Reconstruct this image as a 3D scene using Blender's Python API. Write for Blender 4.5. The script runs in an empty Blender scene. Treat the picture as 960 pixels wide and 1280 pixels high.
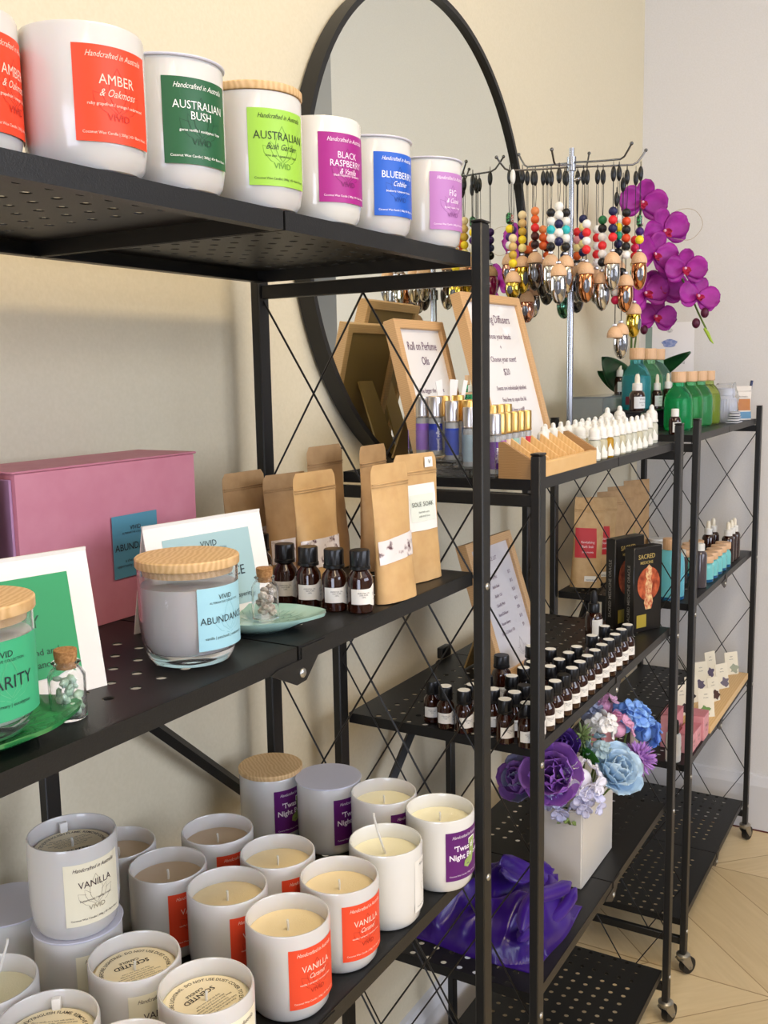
import bpy, bmesh, math, random
from mathutils import Vector, Matrix
random.seed(7)
PI = math.pi
col = bpy.context.scene.collection
sc = bpy.context.scene

# ------------------------------------------------------------------ camera
cam_d = bpy.data.cameras.new('camera'); cam = bpy.data.objects.new('camera', cam_d); col.objects.link(cam)
FW = Vector((0.8532, 0.5026, -0.1398)); UP = Vector((0.1298, 0.0550, 0.9900))
FW.normalize(); RT = FW.cross(UP).normalized(); UP = RT.cross(FW)
m = Matrix((RT, UP, -FW)).transposed().to_4x4(); m.translation = Vector((0, 0, 1.3412))
cam.matrix_world = m
cam_d.sensor_fit = 'HORIZONTAL'; cam_d.sensor_width = 36; cam_d.lens = 1225.5 * 36 / 960
cam_d.clip_start = 0.02
sc.camera = cam

# ------------------------------------------------------------------ view and light
sc.view_settings.view_transform = 'Standard'; sc.view_settings.look = 'None'
sc.view_settings.gamma = 1; sc.view_settings.use_curve_mapping = False
sc.view_settings.exposure = -0.12

def lin(h):
    h = h.lstrip('#'); o = []
    for i in (0, 2, 4):
        c = int(h[i:i + 2], 16) / 255
        o.append(c / 12.92 if c <= 0.04045 else ((c + 0.055) / 1.055) ** 2.4)
    return tuple(o) + (1,)

w = bpy.data.worlds.new('sky'); sc.world = w; w.use_nodes = True
bg = w.node_tree.nodes['Background']; bg.inputs[0].default_value = lin('#dfe9ff'); bg.inputs[1].default_value = 4.0

def area(name, loc, rot, sx, sy, power, hexc):
    l = bpy.data.lights.new(name, 'AREA'); l.shape = 'RECTANGLE'; l.size = sx; l.size_y = sy
    l.energy = power; l.color = lin(hexc)[:3]
    o = bpy.data.objects.new(name, l); col.objects.link(o); o.location = loc; o.rotation_euler = rot
    return o
# daylight through the two window openings, and the warm ceiling panels
area('daylight_west', (-2.66, -0.7, 1.55), (0, -PI / 2, 0), 1.5, 1.7, 44, '#e2e9ff')
area('daylight_south', (0.9, -2.66, 1.9), (PI / 2, 0, 0), 2.6, 1.2, 42, '#eef1ff')
area('ceiling_glow', (0.7, -0.35, 2.74), (0, 0, 0), 1.2, 0.3, 22, '#ffe8c4')
area('ceiling_glow', (-0.9, -1.0, 2.74), (0, 0, 0), 1.2, 0.3, 10, '#ffe6bd')

# ------------------------------------------------------------------ materials
MATS = {}
def M(name, hexc='#808080', rough=0.5, metal=0.0, trans=0.0, ior=1.45, coat=0.0, alpha=1.0, sheen=0.0, spec=0.5, sss=0.0):
    k = (name, hexc, rough, metal, trans)
    if k in MATS: return MATS[k]
    m = bpy.data.materials.new(name); m.use_nodes = True; b = m.node_tree.nodes['Principled BSDF']
    b.inputs['Base Color'].default_value = lin(hexc); b.inputs['Roughness'].default_value = rough
    b.inputs['Metallic'].default_value = metal; b.inputs['Transmission Weight'].default_value = trans
    b.inputs['IOR'].default_value = ior; b.inputs['Coat Weight'].default_value = coat
    b.inputs['Specular IOR Level'].default_value = spec
    if sss: b.inputs['Subsurface Weight'].default_value = sss; b.inputs['Subsurface Scale'].default_value = 0.01
    if sheen: b.inputs['Sheen Weight'].default_value = sheen
    if alpha < 1: b.inputs['Alpha'].default_value = alpha
    MATS[k] = m; return m
def noise_mat(name, h1, h2, scale=8, rough=0.6, detail=4, stretch=(1, 1, 1), bump=0.0, metal=0, lo=0.35, hi=0.65, dist=0.0, coat=0):
    if name in MATS: return MATS[name]
    m = M(name, h1, rough, metal, coat=coat); nt = m.node_tree; b = nt.nodes['Principled BSDF']
    tc = nt.nodes.new('ShaderNodeTexCoord'); mp = nt.nodes.new('ShaderNodeMapping'); mp.inputs['Scale'].default_value = stretch
    n = nt.nodes.new('ShaderNodeTexNoise'); n.inputs['Scale'].default_value = scale; n.inputs['Detail'].default_value = detail
    n.inputs['Distortion'].default_value = dist
    r = nt.nodes.new('ShaderNodeValToRGB'); r.color_ramp.elements[0].position = lo; r.color_ramp.elements[1].position = hi
    r.color_ramp.elements[0].color = lin(h1); r.color_ramp.elements[1].color = lin(h2)
    nt.links.new(tc.outputs['Object'], mp.inputs[0]); nt.links.new(mp.outputs[0], n.inputs['Vector'])
    nt.links.new(n.outputs['Fac'], r.inputs[0]); nt.links.new(r.outputs[0], b.inputs['Base Color'])
    if bump:
        bp = nt.nodes.new('ShaderNodeBump'); bp.inputs['Strength'].default_value = bump; bp.inputs['Distance'].default_value = 0.002
        nt.links.new(n.outputs['Fac'], bp.inputs['Height']); nt.links.new(bp.outputs[0], b.inputs['Normal'])
    MATS[name] = m; return m
def wood_mat(name, h1, h2, scale=60, axis='X', rough=0.5, dist=2.0):
    if name in MATS: return MATS[name]
    m = M(name, h1, rough); nt = m.node_tree; b = nt.nodes['Principled BSDF']
    tc = nt.nodes.new('ShaderNodeTexCoord'); wv = nt.nodes.new('ShaderNodeTexWave')
    wv.bands_direction = axis; wv.inputs['Scale'].default_value = scale; wv.inputs['Distortion'].default_value = dist
    wv.inputs['Detail'].default_value = 3; wv.inputs['Detail Scale'].default_value = 0.6
    r = nt.nodes.new('ShaderNodeValToRGB'); r.color_ramp.elements[0].color = lin(h1); r.color_ramp.elements[1].color = lin(h2)
    nt.links.new(tc.outputs['Object'], wv.inputs['Vector']); nt.links.new(wv.outputs['Fac'], r.inputs[0])
    nt.links.new(r.outputs[0], b.inputs['Base Color']); MATS[name] = m; return m

m_black = noise_mat('black_powder_coat', '#161616', '#1c1c1b', 900, 0.42, bump=0.15)
m_wire = M('black_wire', '#0c0c0d', 0.4)
m_screw = M('steel_screw', '#b9b8b2', 0.3, 0.9)
m_wall = noise_mat('cream_painted_wall', '#dcd2b6', '#e0d6bb', 260, 0.85, bump=0.12)
m_wallr = noise_mat('white_painted_wall', '#dddbd8', '#e1dfdd', 260, 0.85, bump=0.12)
m_wallo = M('pale_painted_wall', '#aaa8a2', 0.85)
m_trim = M('white_gloss_trim', '#d9d8d8', 0.4)
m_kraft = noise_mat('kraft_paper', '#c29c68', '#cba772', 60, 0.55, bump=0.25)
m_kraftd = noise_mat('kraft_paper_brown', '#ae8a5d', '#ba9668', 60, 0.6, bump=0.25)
m_lidwood = wood_mat('pale_pine_lid', '#dfbd8c', '#cda672', 70, 'Y', 0.5, 9)
m_frame = wood_mat('light_oak_frame', '#d6ad7c', '#c9a06f', 110, 'Z', 0.45, 3)
m_bamboo = wood_mat('bamboo_wood', '#e3bd84', '#d9af72', 55, 'Y', 0.45, 1.5)
m_capwood = wood_mat('beech_cap', '#dfb992', '#d3a981', 300, 'X', 0.5, 2)
m_jar = M('frosted_white_glass', '#cfcdca', 0.22, coat=0.4, sss=0.1)
m_jarw = M('glossy_white_glass', '#dad9d3', 0.15, coat=0.5)
m_paper = M('white_card', '#eeece8', 0.6)
m_white = M('white_plastic', '#e3e2dc', 0.35)
m_blackp = M('black_plastic', '#0d0d0f', 0.3)
m_amber = M('amber_glass', '#2a0f06', 0.08, coat=0.6)
m_glass = M('clear_glass', '#ffffff', 0.02, 0, 0.96, ior=1.25)
m_cork = noise_mat('cork', '#b98b5a', '#8e6338', 500, 0.8)
m_ink = M('black_ink', '#1d1b1c', 0.6)
m_steel = M('brushed_steel', '#a9abb0', 0.25, 1.0)
m_zinc = M('zinc_plate', '#a8a499', 0.35, 0.9)

# ------------------------------------------------------------------ mesh helpers
def new_obj(name, me, parent=None, loc=None, rot=None):
    o = bpy.data.objects.new(name, me); col.objects.link(o)
    if parent: o.parent = parent
    if loc is not None: o.location = loc
    if rot is not None: o.rotation_euler = rot
    return o
def mesh_from(bm, mat, smooth=False, auto=None):
    me = bpy.data.meshes.new('mesh'); bmesh.ops.recalc_face_normals(bm, faces=bm.faces[:])
    bm.to_mesh(me); bm.free()
    if mat: me.materials.append(mat)
    if smooth:
        me.polygons.foreach_set('use_smooth', [True] * len(me.polygons))
        if auto: me.set_sharp_from_angle(angle=math.radians(auto))
    return me
CACHE = {}
def cached(key, fn):
    if key not in CACHE: CACHE[key] = fn()
    return CACHE[key]
def thing(name, label, cat, loc=(0, 0, 0), rotz=0, group=None):
    o = bpy.data.objects.new(name, None); col.objects.link(o); o.empty_display_size = 0.02
    o.location = loc; o.rotation_euler = (0, 0, rotz); o['label'] = label; o['category'] = cat
    if group: o['group'] = group
    return o
def tag(o, label, cat, group=None):
    o['label'] = label; o['category'] = cat
    if group: o['group'] = group
    return o
def struct(name, me):
    o = new_obj(name, me); o['kind'] = 'structure'; return o

def bx(bm, x0, x1, y0, y1, z0, z1, mat=None):
    vs = [bm.verts.new((x, y, z)) for z in (z0, z1) for x, y in ((x0, y0), (x1, y0), (x1, y1), (x0, y1))]
    if mat is not None:
        for v in vs: v.co = mat @ v.co
    for f in ((3, 2, 1, 0), (4, 5, 6, 7), (0, 1, 5, 4), (1, 2, 6, 5), (2, 3, 7, 6), (3, 0, 4, 7)):
        bm.faces.new([vs[i] for i in f])
    return vs
def box_me(x0, x1, y0, y1, z0, z1, mat, bev=0.0, seg=2):
    bm = bmesh.new(); bx(bm, x0, x1, y0, y1, z0, z1)
    if bev: bmesh.ops.bevel(bm, geom=bm.edges[:], offset=bev, segments=seg, affect='EDGES', profile=0.6)
    return mesh_from(bm, mat, bool(bev), 40)
def lathe(bm, prof, seg=32, cx=0, cy=0, cap0=True, cap1=True, M4=None):
    rings = []
    for r, z in prof:
        if r < 1e-6:
            v = bm.verts.new((cx, cy, z)); rings.append([v])
        else:
            rings.append([bm.verts.new((cx + r * math.cos(2 * PI * i / seg), cy + r * math.sin(2 * PI * i / seg), z)) for i in range(seg)])
    for a, b in zip(rings, rings[1:]):
        for i in range(seg):
            j = (i + 1) % seg
            if len(a) == 1 and len(b) == 1: continue
            if len(a) == 1: bm.faces.new((a[0], b[j], b[i]))
            elif len(b) == 1: bm.faces.new((a[i], a[j], b[0]))
            else: bm.faces.new((a[i], a[j], b[j], b[i]))
    if cap0 and len(rings[0]) > 1: bm.faces.new(rings[0][::-1])
    if cap1 and len(rings[-1]) > 1: bm.faces.new(rings[-1])
    if M4 is not None:
        for R in rings:
            for v in R: v.co = M4 @ v.co
def lathe_me(prof, mat, seg=32, auto=35, **k):
    bm = bmesh.new(); lathe(bm, prof, seg, **k); return mesh_from(bm, mat, True, auto)
def tube(bm, pts, r, seg=8, closed=False):
    pts = [Vector(p) for p in pts]; n = len(pts); rings = []
    rr = r if isinstance(r, (list, tuple)) else [r] * n
    ref = None
    for i, p in enumerate(pts):
        a = pts[(i - 1) % n] if (closed or i > 0) else p; b = pts[(i + 1) % n] if (closed or i < n - 1) else p
        t = (b - a); t = t.normalized() if t.length > 1e-9 else Vector((0, 0, 1))
        if ref is None:
            ref = t.cross(Vector((0, 0, 1)));
            if ref.length < 0.1: ref = t.cross(Vector((1, 0, 0)))
        ref = (ref - t * ref.dot(t)).normalized(); bi = t.cross(ref)
        rings.append([bm.verts.new(p + (ref * math.cos(2 * PI * k / seg) + bi * math.sin(2 * PI * k / seg)) * rr[i]) for k in range(seg)])
    m = n if closed else n - 1
    for i in range(m):
        a, b = rings[i], rings[(i + 1) % n]
        for k in range(seg):
            l = (k + 1) % seg; bm.faces.new((a[k], a[l], b[l], b[k]))
    if not closed: bm.faces.new(rings[0][::-1]); bm.faces.new(rings[-1])
def tube_me(pts, r, mat, seg=8, closed=False):
    bm = bmesh.new(); tube(bm, pts, r, seg, closed); return mesh_from(bm, mat, True, 60)
def ball(bm, c, r, u=12, v=8, sc3=(1, 1, 1)):
    g = bmesh.ops.create_uvsphere(bm, u_segments=u, v_segments=v, radius=r)
    for x in g['verts']: x.co = Vector((x.co.x * sc3[0], x.co.y * sc3[1], x.co.z * sc3[2])) + Vector(c)
def poly_extrude(bm, pts, z0, z1, M4=None):
    a = [bm.verts.new((x, y, z0)) for x, y in pts]; b = [bm.verts.new((x, y, z1)) for x, y in pts]
    n = len(pts); bm.faces.new(a[::-1]); bm.faces.new(b)
    for i in range(n): bm.faces.new((a[i], a[(i + 1) % n], b[(i + 1) % n], b[i]))
    if M4 is not None:
        for v in a + b: v.co = M4 @ v.co
    return a + b

# text: 2D triangles of a string, in metres, centred, height = cap height-ish
TX = {}
def text2d(s, size, shear=0.0, bold=0.0, sx=1.0, align='CENTER'):
    k = (s, size, shear, bold, sx, align)
    if k in TX: return TX[k]
    c = bpy.data.curves.new('t', 'FONT'); c.body = s; c.size = size; c.shear = shear; c.offset = bold * size
    c.align_x = align; c.align_y = 'CENTER'; c.resolution_u = 2; c.space_line = 1.0
    o = bpy.data.objects.new('t', c); col.objects.link(o)
    bpy.context.view_layer.update()
    me = o.to_mesh()
    vs = [(v.co.x * sx, v.co.y) for v in me.vertices]; fs = [tuple(p.vertices) for p in me.polygons]
    o.to_mesh_clear(); bpy.data.objects.remove(o); bpy.data.curves.remove(c)
    TX[k] = (vs, fs); return TX[k]
def stroke2d(pts, w, closed=False):
    n = len(pts); vs = []; fs = []
    for i in range(n):
        a = pts[(i - 1) % n] if (closed or i > 0) else pts[i]; b = pts[(i + 1) % n] if (closed or i < n - 1) else pts[i]
        dx, dy = b[0] - a[0], b[1] - a[1]; L = math.hypot(dx, dy) or 1
        nx, ny = -dy / L * w / 2, dx / L * w / 2
        vs += [(pts[i][0] + nx, pts[i][1] + ny), (pts[i][0] - nx, pts[i][1] - ny)]
    m = n if closed else n - 1
    for i in range(m):
        j = (i + 1) % n; fs.append((2 * i, 2 * i + 1, 2 * j + 1, 2 * j))
    return vs, fs
def shift2d(g, dx, dy, s=1.0):
    return [(x * s + dx, y * s + dy) for x, y in g[0]], g[1]
def rot2d(g, a):
    c, s = math.cos(a), math.sin(a); return [(x * c - y * s, x * s + y * c) for x, y in g[0]], g[1]
def join2d(gs):
    V = []; F = []
    for v, f in gs:
        o = len(V); V += v; F += [tuple(i + o for i in q) for q in f]
    return V, F
def mesh2d(g, fmap, mat):
    me = bpy.data.meshes.new('lettering'); me.from_pydata([tuple(fmap(x, y)) for x, y in g[0]], [], g[1]); me.materials.append(mat); me.update()
    return me
def lotus(s=0.02, w=0.0005):
    out = []
    def petal(pts): out.append(stroke2d([(x * s, y * s) for x, y in pts], w))
    L = []
    for i in range(13):
        t = i / 12; L.append((0.42 * math.sin(PI * t) * (1 - 0.35 * t), -0.55 + 1.55 * t))
    petal(L + [(-x, y) for x, y in L[::-1]])
    for sg in (1, -1):
        petal([(sg * x, y) for x, y in [(0.30, 0.05), (0.62, 0.32), (0.60, 0.0), (0.45, -0.32), (0.05, -0.6)]])
        petal([(sg * x, y) for x, y in [(0.55, 0.02), (0.95, 0.12), (0.9, -0.2), (0.6, -0.52), (0.05, -0.72)]])
    return join2d(out)
def cyl_map(r, ang, zc, off=0.0004):
    return lambda x, y: ((r + off) * math.cos(ang + x / r), (r + off) * math.sin(ang + x / r), zc + y)
def patch2d(w, h, nx=14, ny=1, r=0.0):
    vs = [((i / nx - 0.5) * w, (j / ny - 0.5) * h) for j in range(ny + 1) for i in range(nx + 1)]
    fs = [(j * (nx + 1) + i, j * (nx + 1) + i + 1, (j + 1) * (nx + 1) + i + 1, (j + 1) * (nx + 1) + i) for j in range(ny) for i in range(nx)]
    return vs, fs
ORD = ['first', 'second', 'third', 'fourth', 'fifth', 'sixth', 'seventh', 'eighth', 'ninth', 'tenth', 'eleventh', 'twelfth', 'thirteenth', 'fourteenth', 'fifteenth']

# ------------------------------------------------------------------ the room
XR, YB, XL, YF, H = 2.889, 0.825, -2.6, -2.6, 2.8
struct('wall_back', box_me(XL - .1, XR + .1, YB, YB + .1, 0, H, m_wall))
NIB = -0.27
struct('wall_right', box_me(XR, XR + .12, NIB, YB, 0, H, m_wallr))
bm = bmesh.new(); bx(bm, XR, XR + .12, YF, NIB, 2.12, H); bx(bm, XR + 1.3, XR + 1.4, YF, NIB + .12, 0, H); bx(bm, XR + .12, XR + 1.4, NIB, NIB + .1, 0, H)
bx(bm, XR + .12, XR + 1.4, YF - .1, YF, 0, H)
struct('wall_alcove', mesh_from(bm, M('grey_painted_wall', '#a3a4a6', 0.8)))
def wall_open(name, axis, c, a0, a1, w0, w1, z0, z1, t=.1):
    bm = bmesh.new()
    def b(p0, p1, q0, q1):
        if axis == 'X': bx(bm, c - t, c, p0, p1, q0, q1)
        else: bx(bm, p0, p1, c - t, c, q0, q1)
    b(a0, w0, 0, H); b(w1, a1, 0, H); b(w0, w1, 0, z0); b(w0, w1, z1, H)
    return struct(name, mesh_from(bm, m_wallo))
wall_open('wall_left', 'X', XL, YF, YB, -1.55, 0.15, 0.8, 2.3)
wall_open('wall_front', 'Y', YF, XL, XR, -0.4, 2.2, 1.25, 2.55)
def window(name, axis, c, w0, w1, z0, z1):
    bm = bmesh.new()
    def b(p0, p1, q0, q1):
        if axis == 'X': bx(bm, c - .07, c - .02, p0, p1, q0, q1)
        else: bx(bm, p0, p1, c - .07, c - .02, q0, q1)
    f = .05; b(w0, w0 + f, z0, z1); b(w1 - f, w1, z0, z1); b(w0 + f, w1 - f, z0, z0 + f); b(w0 + f, w1 - f, z1 - f, z1)
    mid = (w0 + w1) / 2; b(mid - .025, mid + .025, z0 + f, z1 - f); zz = z0 + (z1 - z0) * .6
    b(w0 + f, mid - .025, zz, zz + .03); b(mid + .025, w1 - f, zz, zz + .03)
    struct(name, mesh_from(bm, m_trim))
window('window_1', 'X', XL, -1.55, 0.15, 0.8, 2.3); window('window_2', 'Y', YF, -0.4, 2.2, 1.25, 2.55)
struct('ceiling', box_me(XL - .1, XR + 1.4, YF - .1, YB + .1, H, H + .1, M('white_ceiling', '#ece9e2', 0.9)))
def skirting(name, pts_axis, c, a0, a1, sgn):
    bm = bmesh.new(); prof = [(0, 0), (.018, 0), (.018, .135), (.012, .150), (.008, .162), (0, .165)]
    for p in (a0, a1):
        pass
    A = []
    for a in (a0, a1):
        A.append([bm.verts.new((c + sgn * d, a, z) if pts_axis == 'Y' else (a, c + sgn * d, z)) for d, z in prof])
    n = len(prof)
    for i in range(n): bm.faces.new((A[0][i], A[0][(i + 1) % n], A[1][(i + 1) % n], A[1][i]))
    bm.faces.new(A[0][::-1]); bm.faces.new(A[1]); struct(name, mesh_from(bm, m_trim))
skirting('baseboard_right', 'Y', XR, NIB, YB - .018, -1); skirting('baseboard_back', 'X', YB, XL, XR, -1)
# small dark red line where skirting meets the floor
struct('trim_1', box_me(XR - .0205, XR - .0185, NIB, .78, 0, .004, M('dark_red_line', '#5a2420', .7)))
# chevron oak floor: one slab, planks made in the material
mf = bpy.data.materials.new('chevron_oak_floor'); mf.use_nodes = True; nt = mf.node_tree; b = nt.nodes['Principled BSDF']
def nn(t, **k):
    n = nt.nodes.new(t)
    for a, v in k.items(): setattr(n, a, v)
    return n
def math_n(op, a, b_=None):
    n = nn('ShaderNodeMath', operation=op)
    for i, v in enumerate((a, b_)):
        if v is None: continue
        if isinstance(v, (int, float)): n.inputs[i].default_value = v
        else: nt.links.new(v, n.inputs[i])
    return n.outputs[0]
tc = nn('ShaderNodeTexCoord'); sp = nn('ShaderNodeSeparateXYZ'); nt.links.new(tc.outputs['Object'], sp.inputs[0])
ux, uy = sp.outputs[0], sp.outputs[1]
CW, PW = 0.52, 0.19
s = math_n('DIVIDE', ux, CW); fl = math_n('FLOOR', s); fr = math_n('FRACT', s)
par = math_n('MODULO', math_n('ABSOLUTE', fl), 2.0); sgn = math_n('SUBTRACT', math_n('MULTIPLY', par, 2.0), 1.0)
yy = math_n('ADD', uy, math_n('MULTIPLY', math_n('MULTIPLY', math_n('SUBTRACT', fr, 0.5), sgn), CW))
pl = math_n('DIVIDE', yy, PW * 1.414); pf = math_n('FLOOR', pl); pfr = math_n('FRACT', pl)
cmb = nn('ShaderNodeCombineXYZ'); nt.links.new(fl, cmb.inputs[0]); nt.links.new(pf, cmb.inputs[1])
wn = nn('ShaderNodeTexWhiteNoise', noise_dimensions='3D'); nt.links.new(cmb.outputs[0], wn.inputs['Vector'])
cg = nn('ShaderNodeCombineXYZ'); nt.links.new(math_n('MULTIPLY', pl, 6.0), cg.inputs[0]); nt.links.new(math_n('MULTIPLY', math_n('ADD', fr, math_n('MULTIPLY', fl, 3.7)), 2.2), cg.inputs[1]); nt.links.new(wn.outputs['Value'], cg.inputs[2])
gn = nn('ShaderNodeTexNoise'); gn.inputs['Scale'].default_value = 1.6; gn.inputs['Detail'].default_value = 6; gn.inputs['Distortion'].default_value = 1.2
nt.links.new(cg.outputs[0], gn.inputs['Vector'])
mixf = math_n('ADD', math_n('MULTIPLY', wn.outputs['Value'], 0.45), math_n('MULTIPLY', gn.outputs['Fac'], 0.6))
rp = nn('ShaderNodeValToRGB'); rp.color_ramp.elements[0].position = .25; rp.color_ramp.elements[0].color = lin('#cdb486'); rp.color_ramp.elements[1].position = .8; rp.color_ramp.elements[1].color = lin('#e4cda0')
nt.links.new(mixf, rp.inputs[0])
edge = math_n('MINIMUM', math_n('MINIMUM', pfr, math_n('SUBTRACT', 1.0, pfr)), math_n('MULTIPLY', math_n('MINIMUM', fr, math_n('SUBTRACT', 1.0, fr)), 2.0))
e2 = math_n('GREATER_THAN', edge, 0.007)
mx = nn('ShaderNodeMix', data_type='RGBA'); nt.links.new(e2, mx.inputs[0]); mx.inputs[6].default_value = lin('#a88a60'); nt.links.new(rp.outputs[0], mx.inputs[7])
nt.links.new(mx.outputs[2], b.inputs['Base Color']); b.inputs['Roughness'].default_value = .38
struct('floor', box_me(XL - .1, XR + 1.4, YF - .1, YB + .1, -.05, 0, mf))
# ceiling panels
for x, y in ((.7, -.35), (-.9, -1.0)):
    t = thing('ceiling_light', 'long white ceiling light panel ' + ('above the shelving' if x > 0 else 'over the middle of the room'), 'light', (x, y, H))
    new_obj('housing', box_me(-.62, .62, -.17, .17, -.04, 0, m_white), t)
    e = M('lit_diffuser', '#fff2da', .5); e.node_tree.nodes['Principled BSDF'].inputs['Emission Color'].default_value = lin('#ffe3b8'); e.node_tree.nodes['Principled BSDF'].inputs['Emission Strength'].default_value = 2.0
    new_obj('diffuser', box_me(-.6, .6, -.15, .15, -.05, -.04, e), t)

# ------------------------------------------------------------------ round wall mirror
def mirror():
    t = thing('round_mirror', 'large round wall mirror in thin black metal frame behind the shelves', 'mirror', (1.553, .795, 1.567))
    R = .405
    bm = bmesh.new(); prof = [(R - .009, 0), (R, 0), (R, .026), (R - .009, .026)]
    n = 128; rings = [[bm.verts.new((r * math.cos(2 * PI * i / n), d, r * math.sin(2 * PI * i / n))) for r, d in prof] for i in range(n)]
    for i in range(n):
        a, c = rings[i], rings[(i + 1) % n]
        for k in range(4): bm.faces.new((a[k], a[(k + 1) % 4], c[(k + 1) % 4], c[k]))
    new_obj('frame', mesh_from(bm, m_black, True, 40), t)
    bm = bmesh.new(); r = R - .008
    poly_extrude(bm, [(r * math.cos(2 * PI * i / n), r * math.sin(2 * PI * i / n)) for i in range(n)], 0, .012, Matrix.Translation((0, .02, 0)) @ Matrix.Rotation(PI / 2, 4, 'X'))
    new_obj('mirror_glass', mesh_from(bm, M('silvered_glass', '#eef0e4', 0.0, 1.0)), t)
mirror()

# ------------------------------------------------------------------ folding shelving units
UW, UD, PU, PV = .742, .3215, .022, .013
def shelf_half(right):
    u0, u1 = (PU + .001, UW / 2 - .0015) if not right else (UW / 2 + .0015, UW - PU - .001)
    v0, v1 = PV, UD - PV
    cols = [.032 + .0275 * k for k in range(11)]; rows = [.057 + .0257 * k for k in range(9)]
    if right: cols = [UW - c for c in cols][::-1]
    px, py, hr, th = .0275, .0257, .0046, .0012
    xs = [cols[0] - px / 2 + px * k for k in range(12)]; ys = [rows[0] - py / 2 + py * k for k in range(10)]
    xs[0] = max(xs[0], u0 + .0005); xs[-1] = min(xs[-1], u1 - .0005)
    bm = bmesh.new()
    N = 12
    for zt, fl_ in ((0, 1), (-th, -1)):
        g = {}
        X = [u0] + xs + [u1]; Y = [v0] + ys + [v1]
        for i, x in enumerate(X):
            for j, y in enumerate(Y): g[i, j] = bm.verts.new((x, y, zt))
        for i in range(len(X) - 1):
            for j in range(len(Y) - 1):
                q = [g[i, j], g[i + 1, j], g[i + 1, j + 1], g[i, j + 1]]
                if 1 <= i <= 11 and 1 <= j <= 9:
                    cx, cy = cols[i - 1], rows[j - 1]
                    ring = [bm.verts.new((cx + hr * math.cos(2 * PI * (k + .5) / N - PI * .75), cy + hr * math.sin(2 * PI * (k + .5) / N - PI * .75), zt)) for k in range(N)]
                    # sides: corner c -> ring vertices
                    for s_ in range(4):
                        a, c = q[s_], q[(s_ + 1) % 4]; k0 = s_ * 3
                        r4 = [ring[(k0 + t - 0) % N] for t in range(0, 4)]
                        f = [a, c] + r4[::-1]
                        bm.faces.new(f if fl_ == 1 else f[::-1])
                    g['r', i, j, zt] = ring
                else:
                    bm.faces.new(q if fl_ == 1 else q[::-1])
        if zt == 0: top = g
        else:
            for k_, ring in g.items():
                if k_[0] == 'r':
                    tr = top[('r', k_[1], k_[2], 0)]
                    for k in range(N): bm.faces.new((tr[k], tr[(k + 1) % N], ring[(k + 1) % N], ring[k]))
    me = None
    # folded lips
    t = .0015; zl = -.0152
    bx(bm, u0, u1, v0 - .0002, v0 + t, zl, 0); bx(bm, u0, u1, v1 - t, v1 + .0002, zl, 0)
    bx(bm, u0, u0 + t, v0 + t, v1 - t, zl, -.0002); bx(bm, u1 - t, u1, v0 + t, v1 - t, zl, -.0002)
    bx(bm, u0 + t, u1 - t, v0 + t, v0 + .012, zl, zl + t); bx(bm, u0 + t, u1 - t, v1 - .012, v1 - t, zl, zl + t)
    me = bpy.data.meshes.new('shelf'); bm.to_mesh(me); bm.free(); me.materials.append(m_black); return me
def caster():
    bm = bmesh.new()
    for s in (-1, 1):   # plated fork cheeks
        bmx = Matrix.Translation((0, 0, 0))
        vs = poly_extrude(bm, [(-.014, .040), (.012, .040), (.020, .020), (.018, .012), (.010, .012), (-.006, .030)], s * .0095, s * .0110, Matrix.Rotation(PI / 2, 4, 'X'))
    bx(bm, -.014, .012, -.011, .011, .040, .042)
    lathe(bm, [(.0135, .042), (.0155, .045), (.0155, .049), (.012, .052), (.009, .053)], 20)
    tube(bm, [(.014, -.013, .017), (.014, .013, .017)], .003, 8)
    fork = mesh_from(bm, m_zinc, True, 40)
    bm = bmesh.new(); lathe(bm, [(.004, -.0085), (.015, -.0085), (.019, -.007), (.0195, 0), (.019, .007), (.015, .0085), (.004, .0085)], 28)
    for v in bm.verts: v.co = Vector((v.co.x + .014, v.co.z, v.co.y + .0195))
    wheel = mesh_from(bm, M('black_rubber', '#131313', .5), True, 40)
    return fork, wheel
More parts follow.
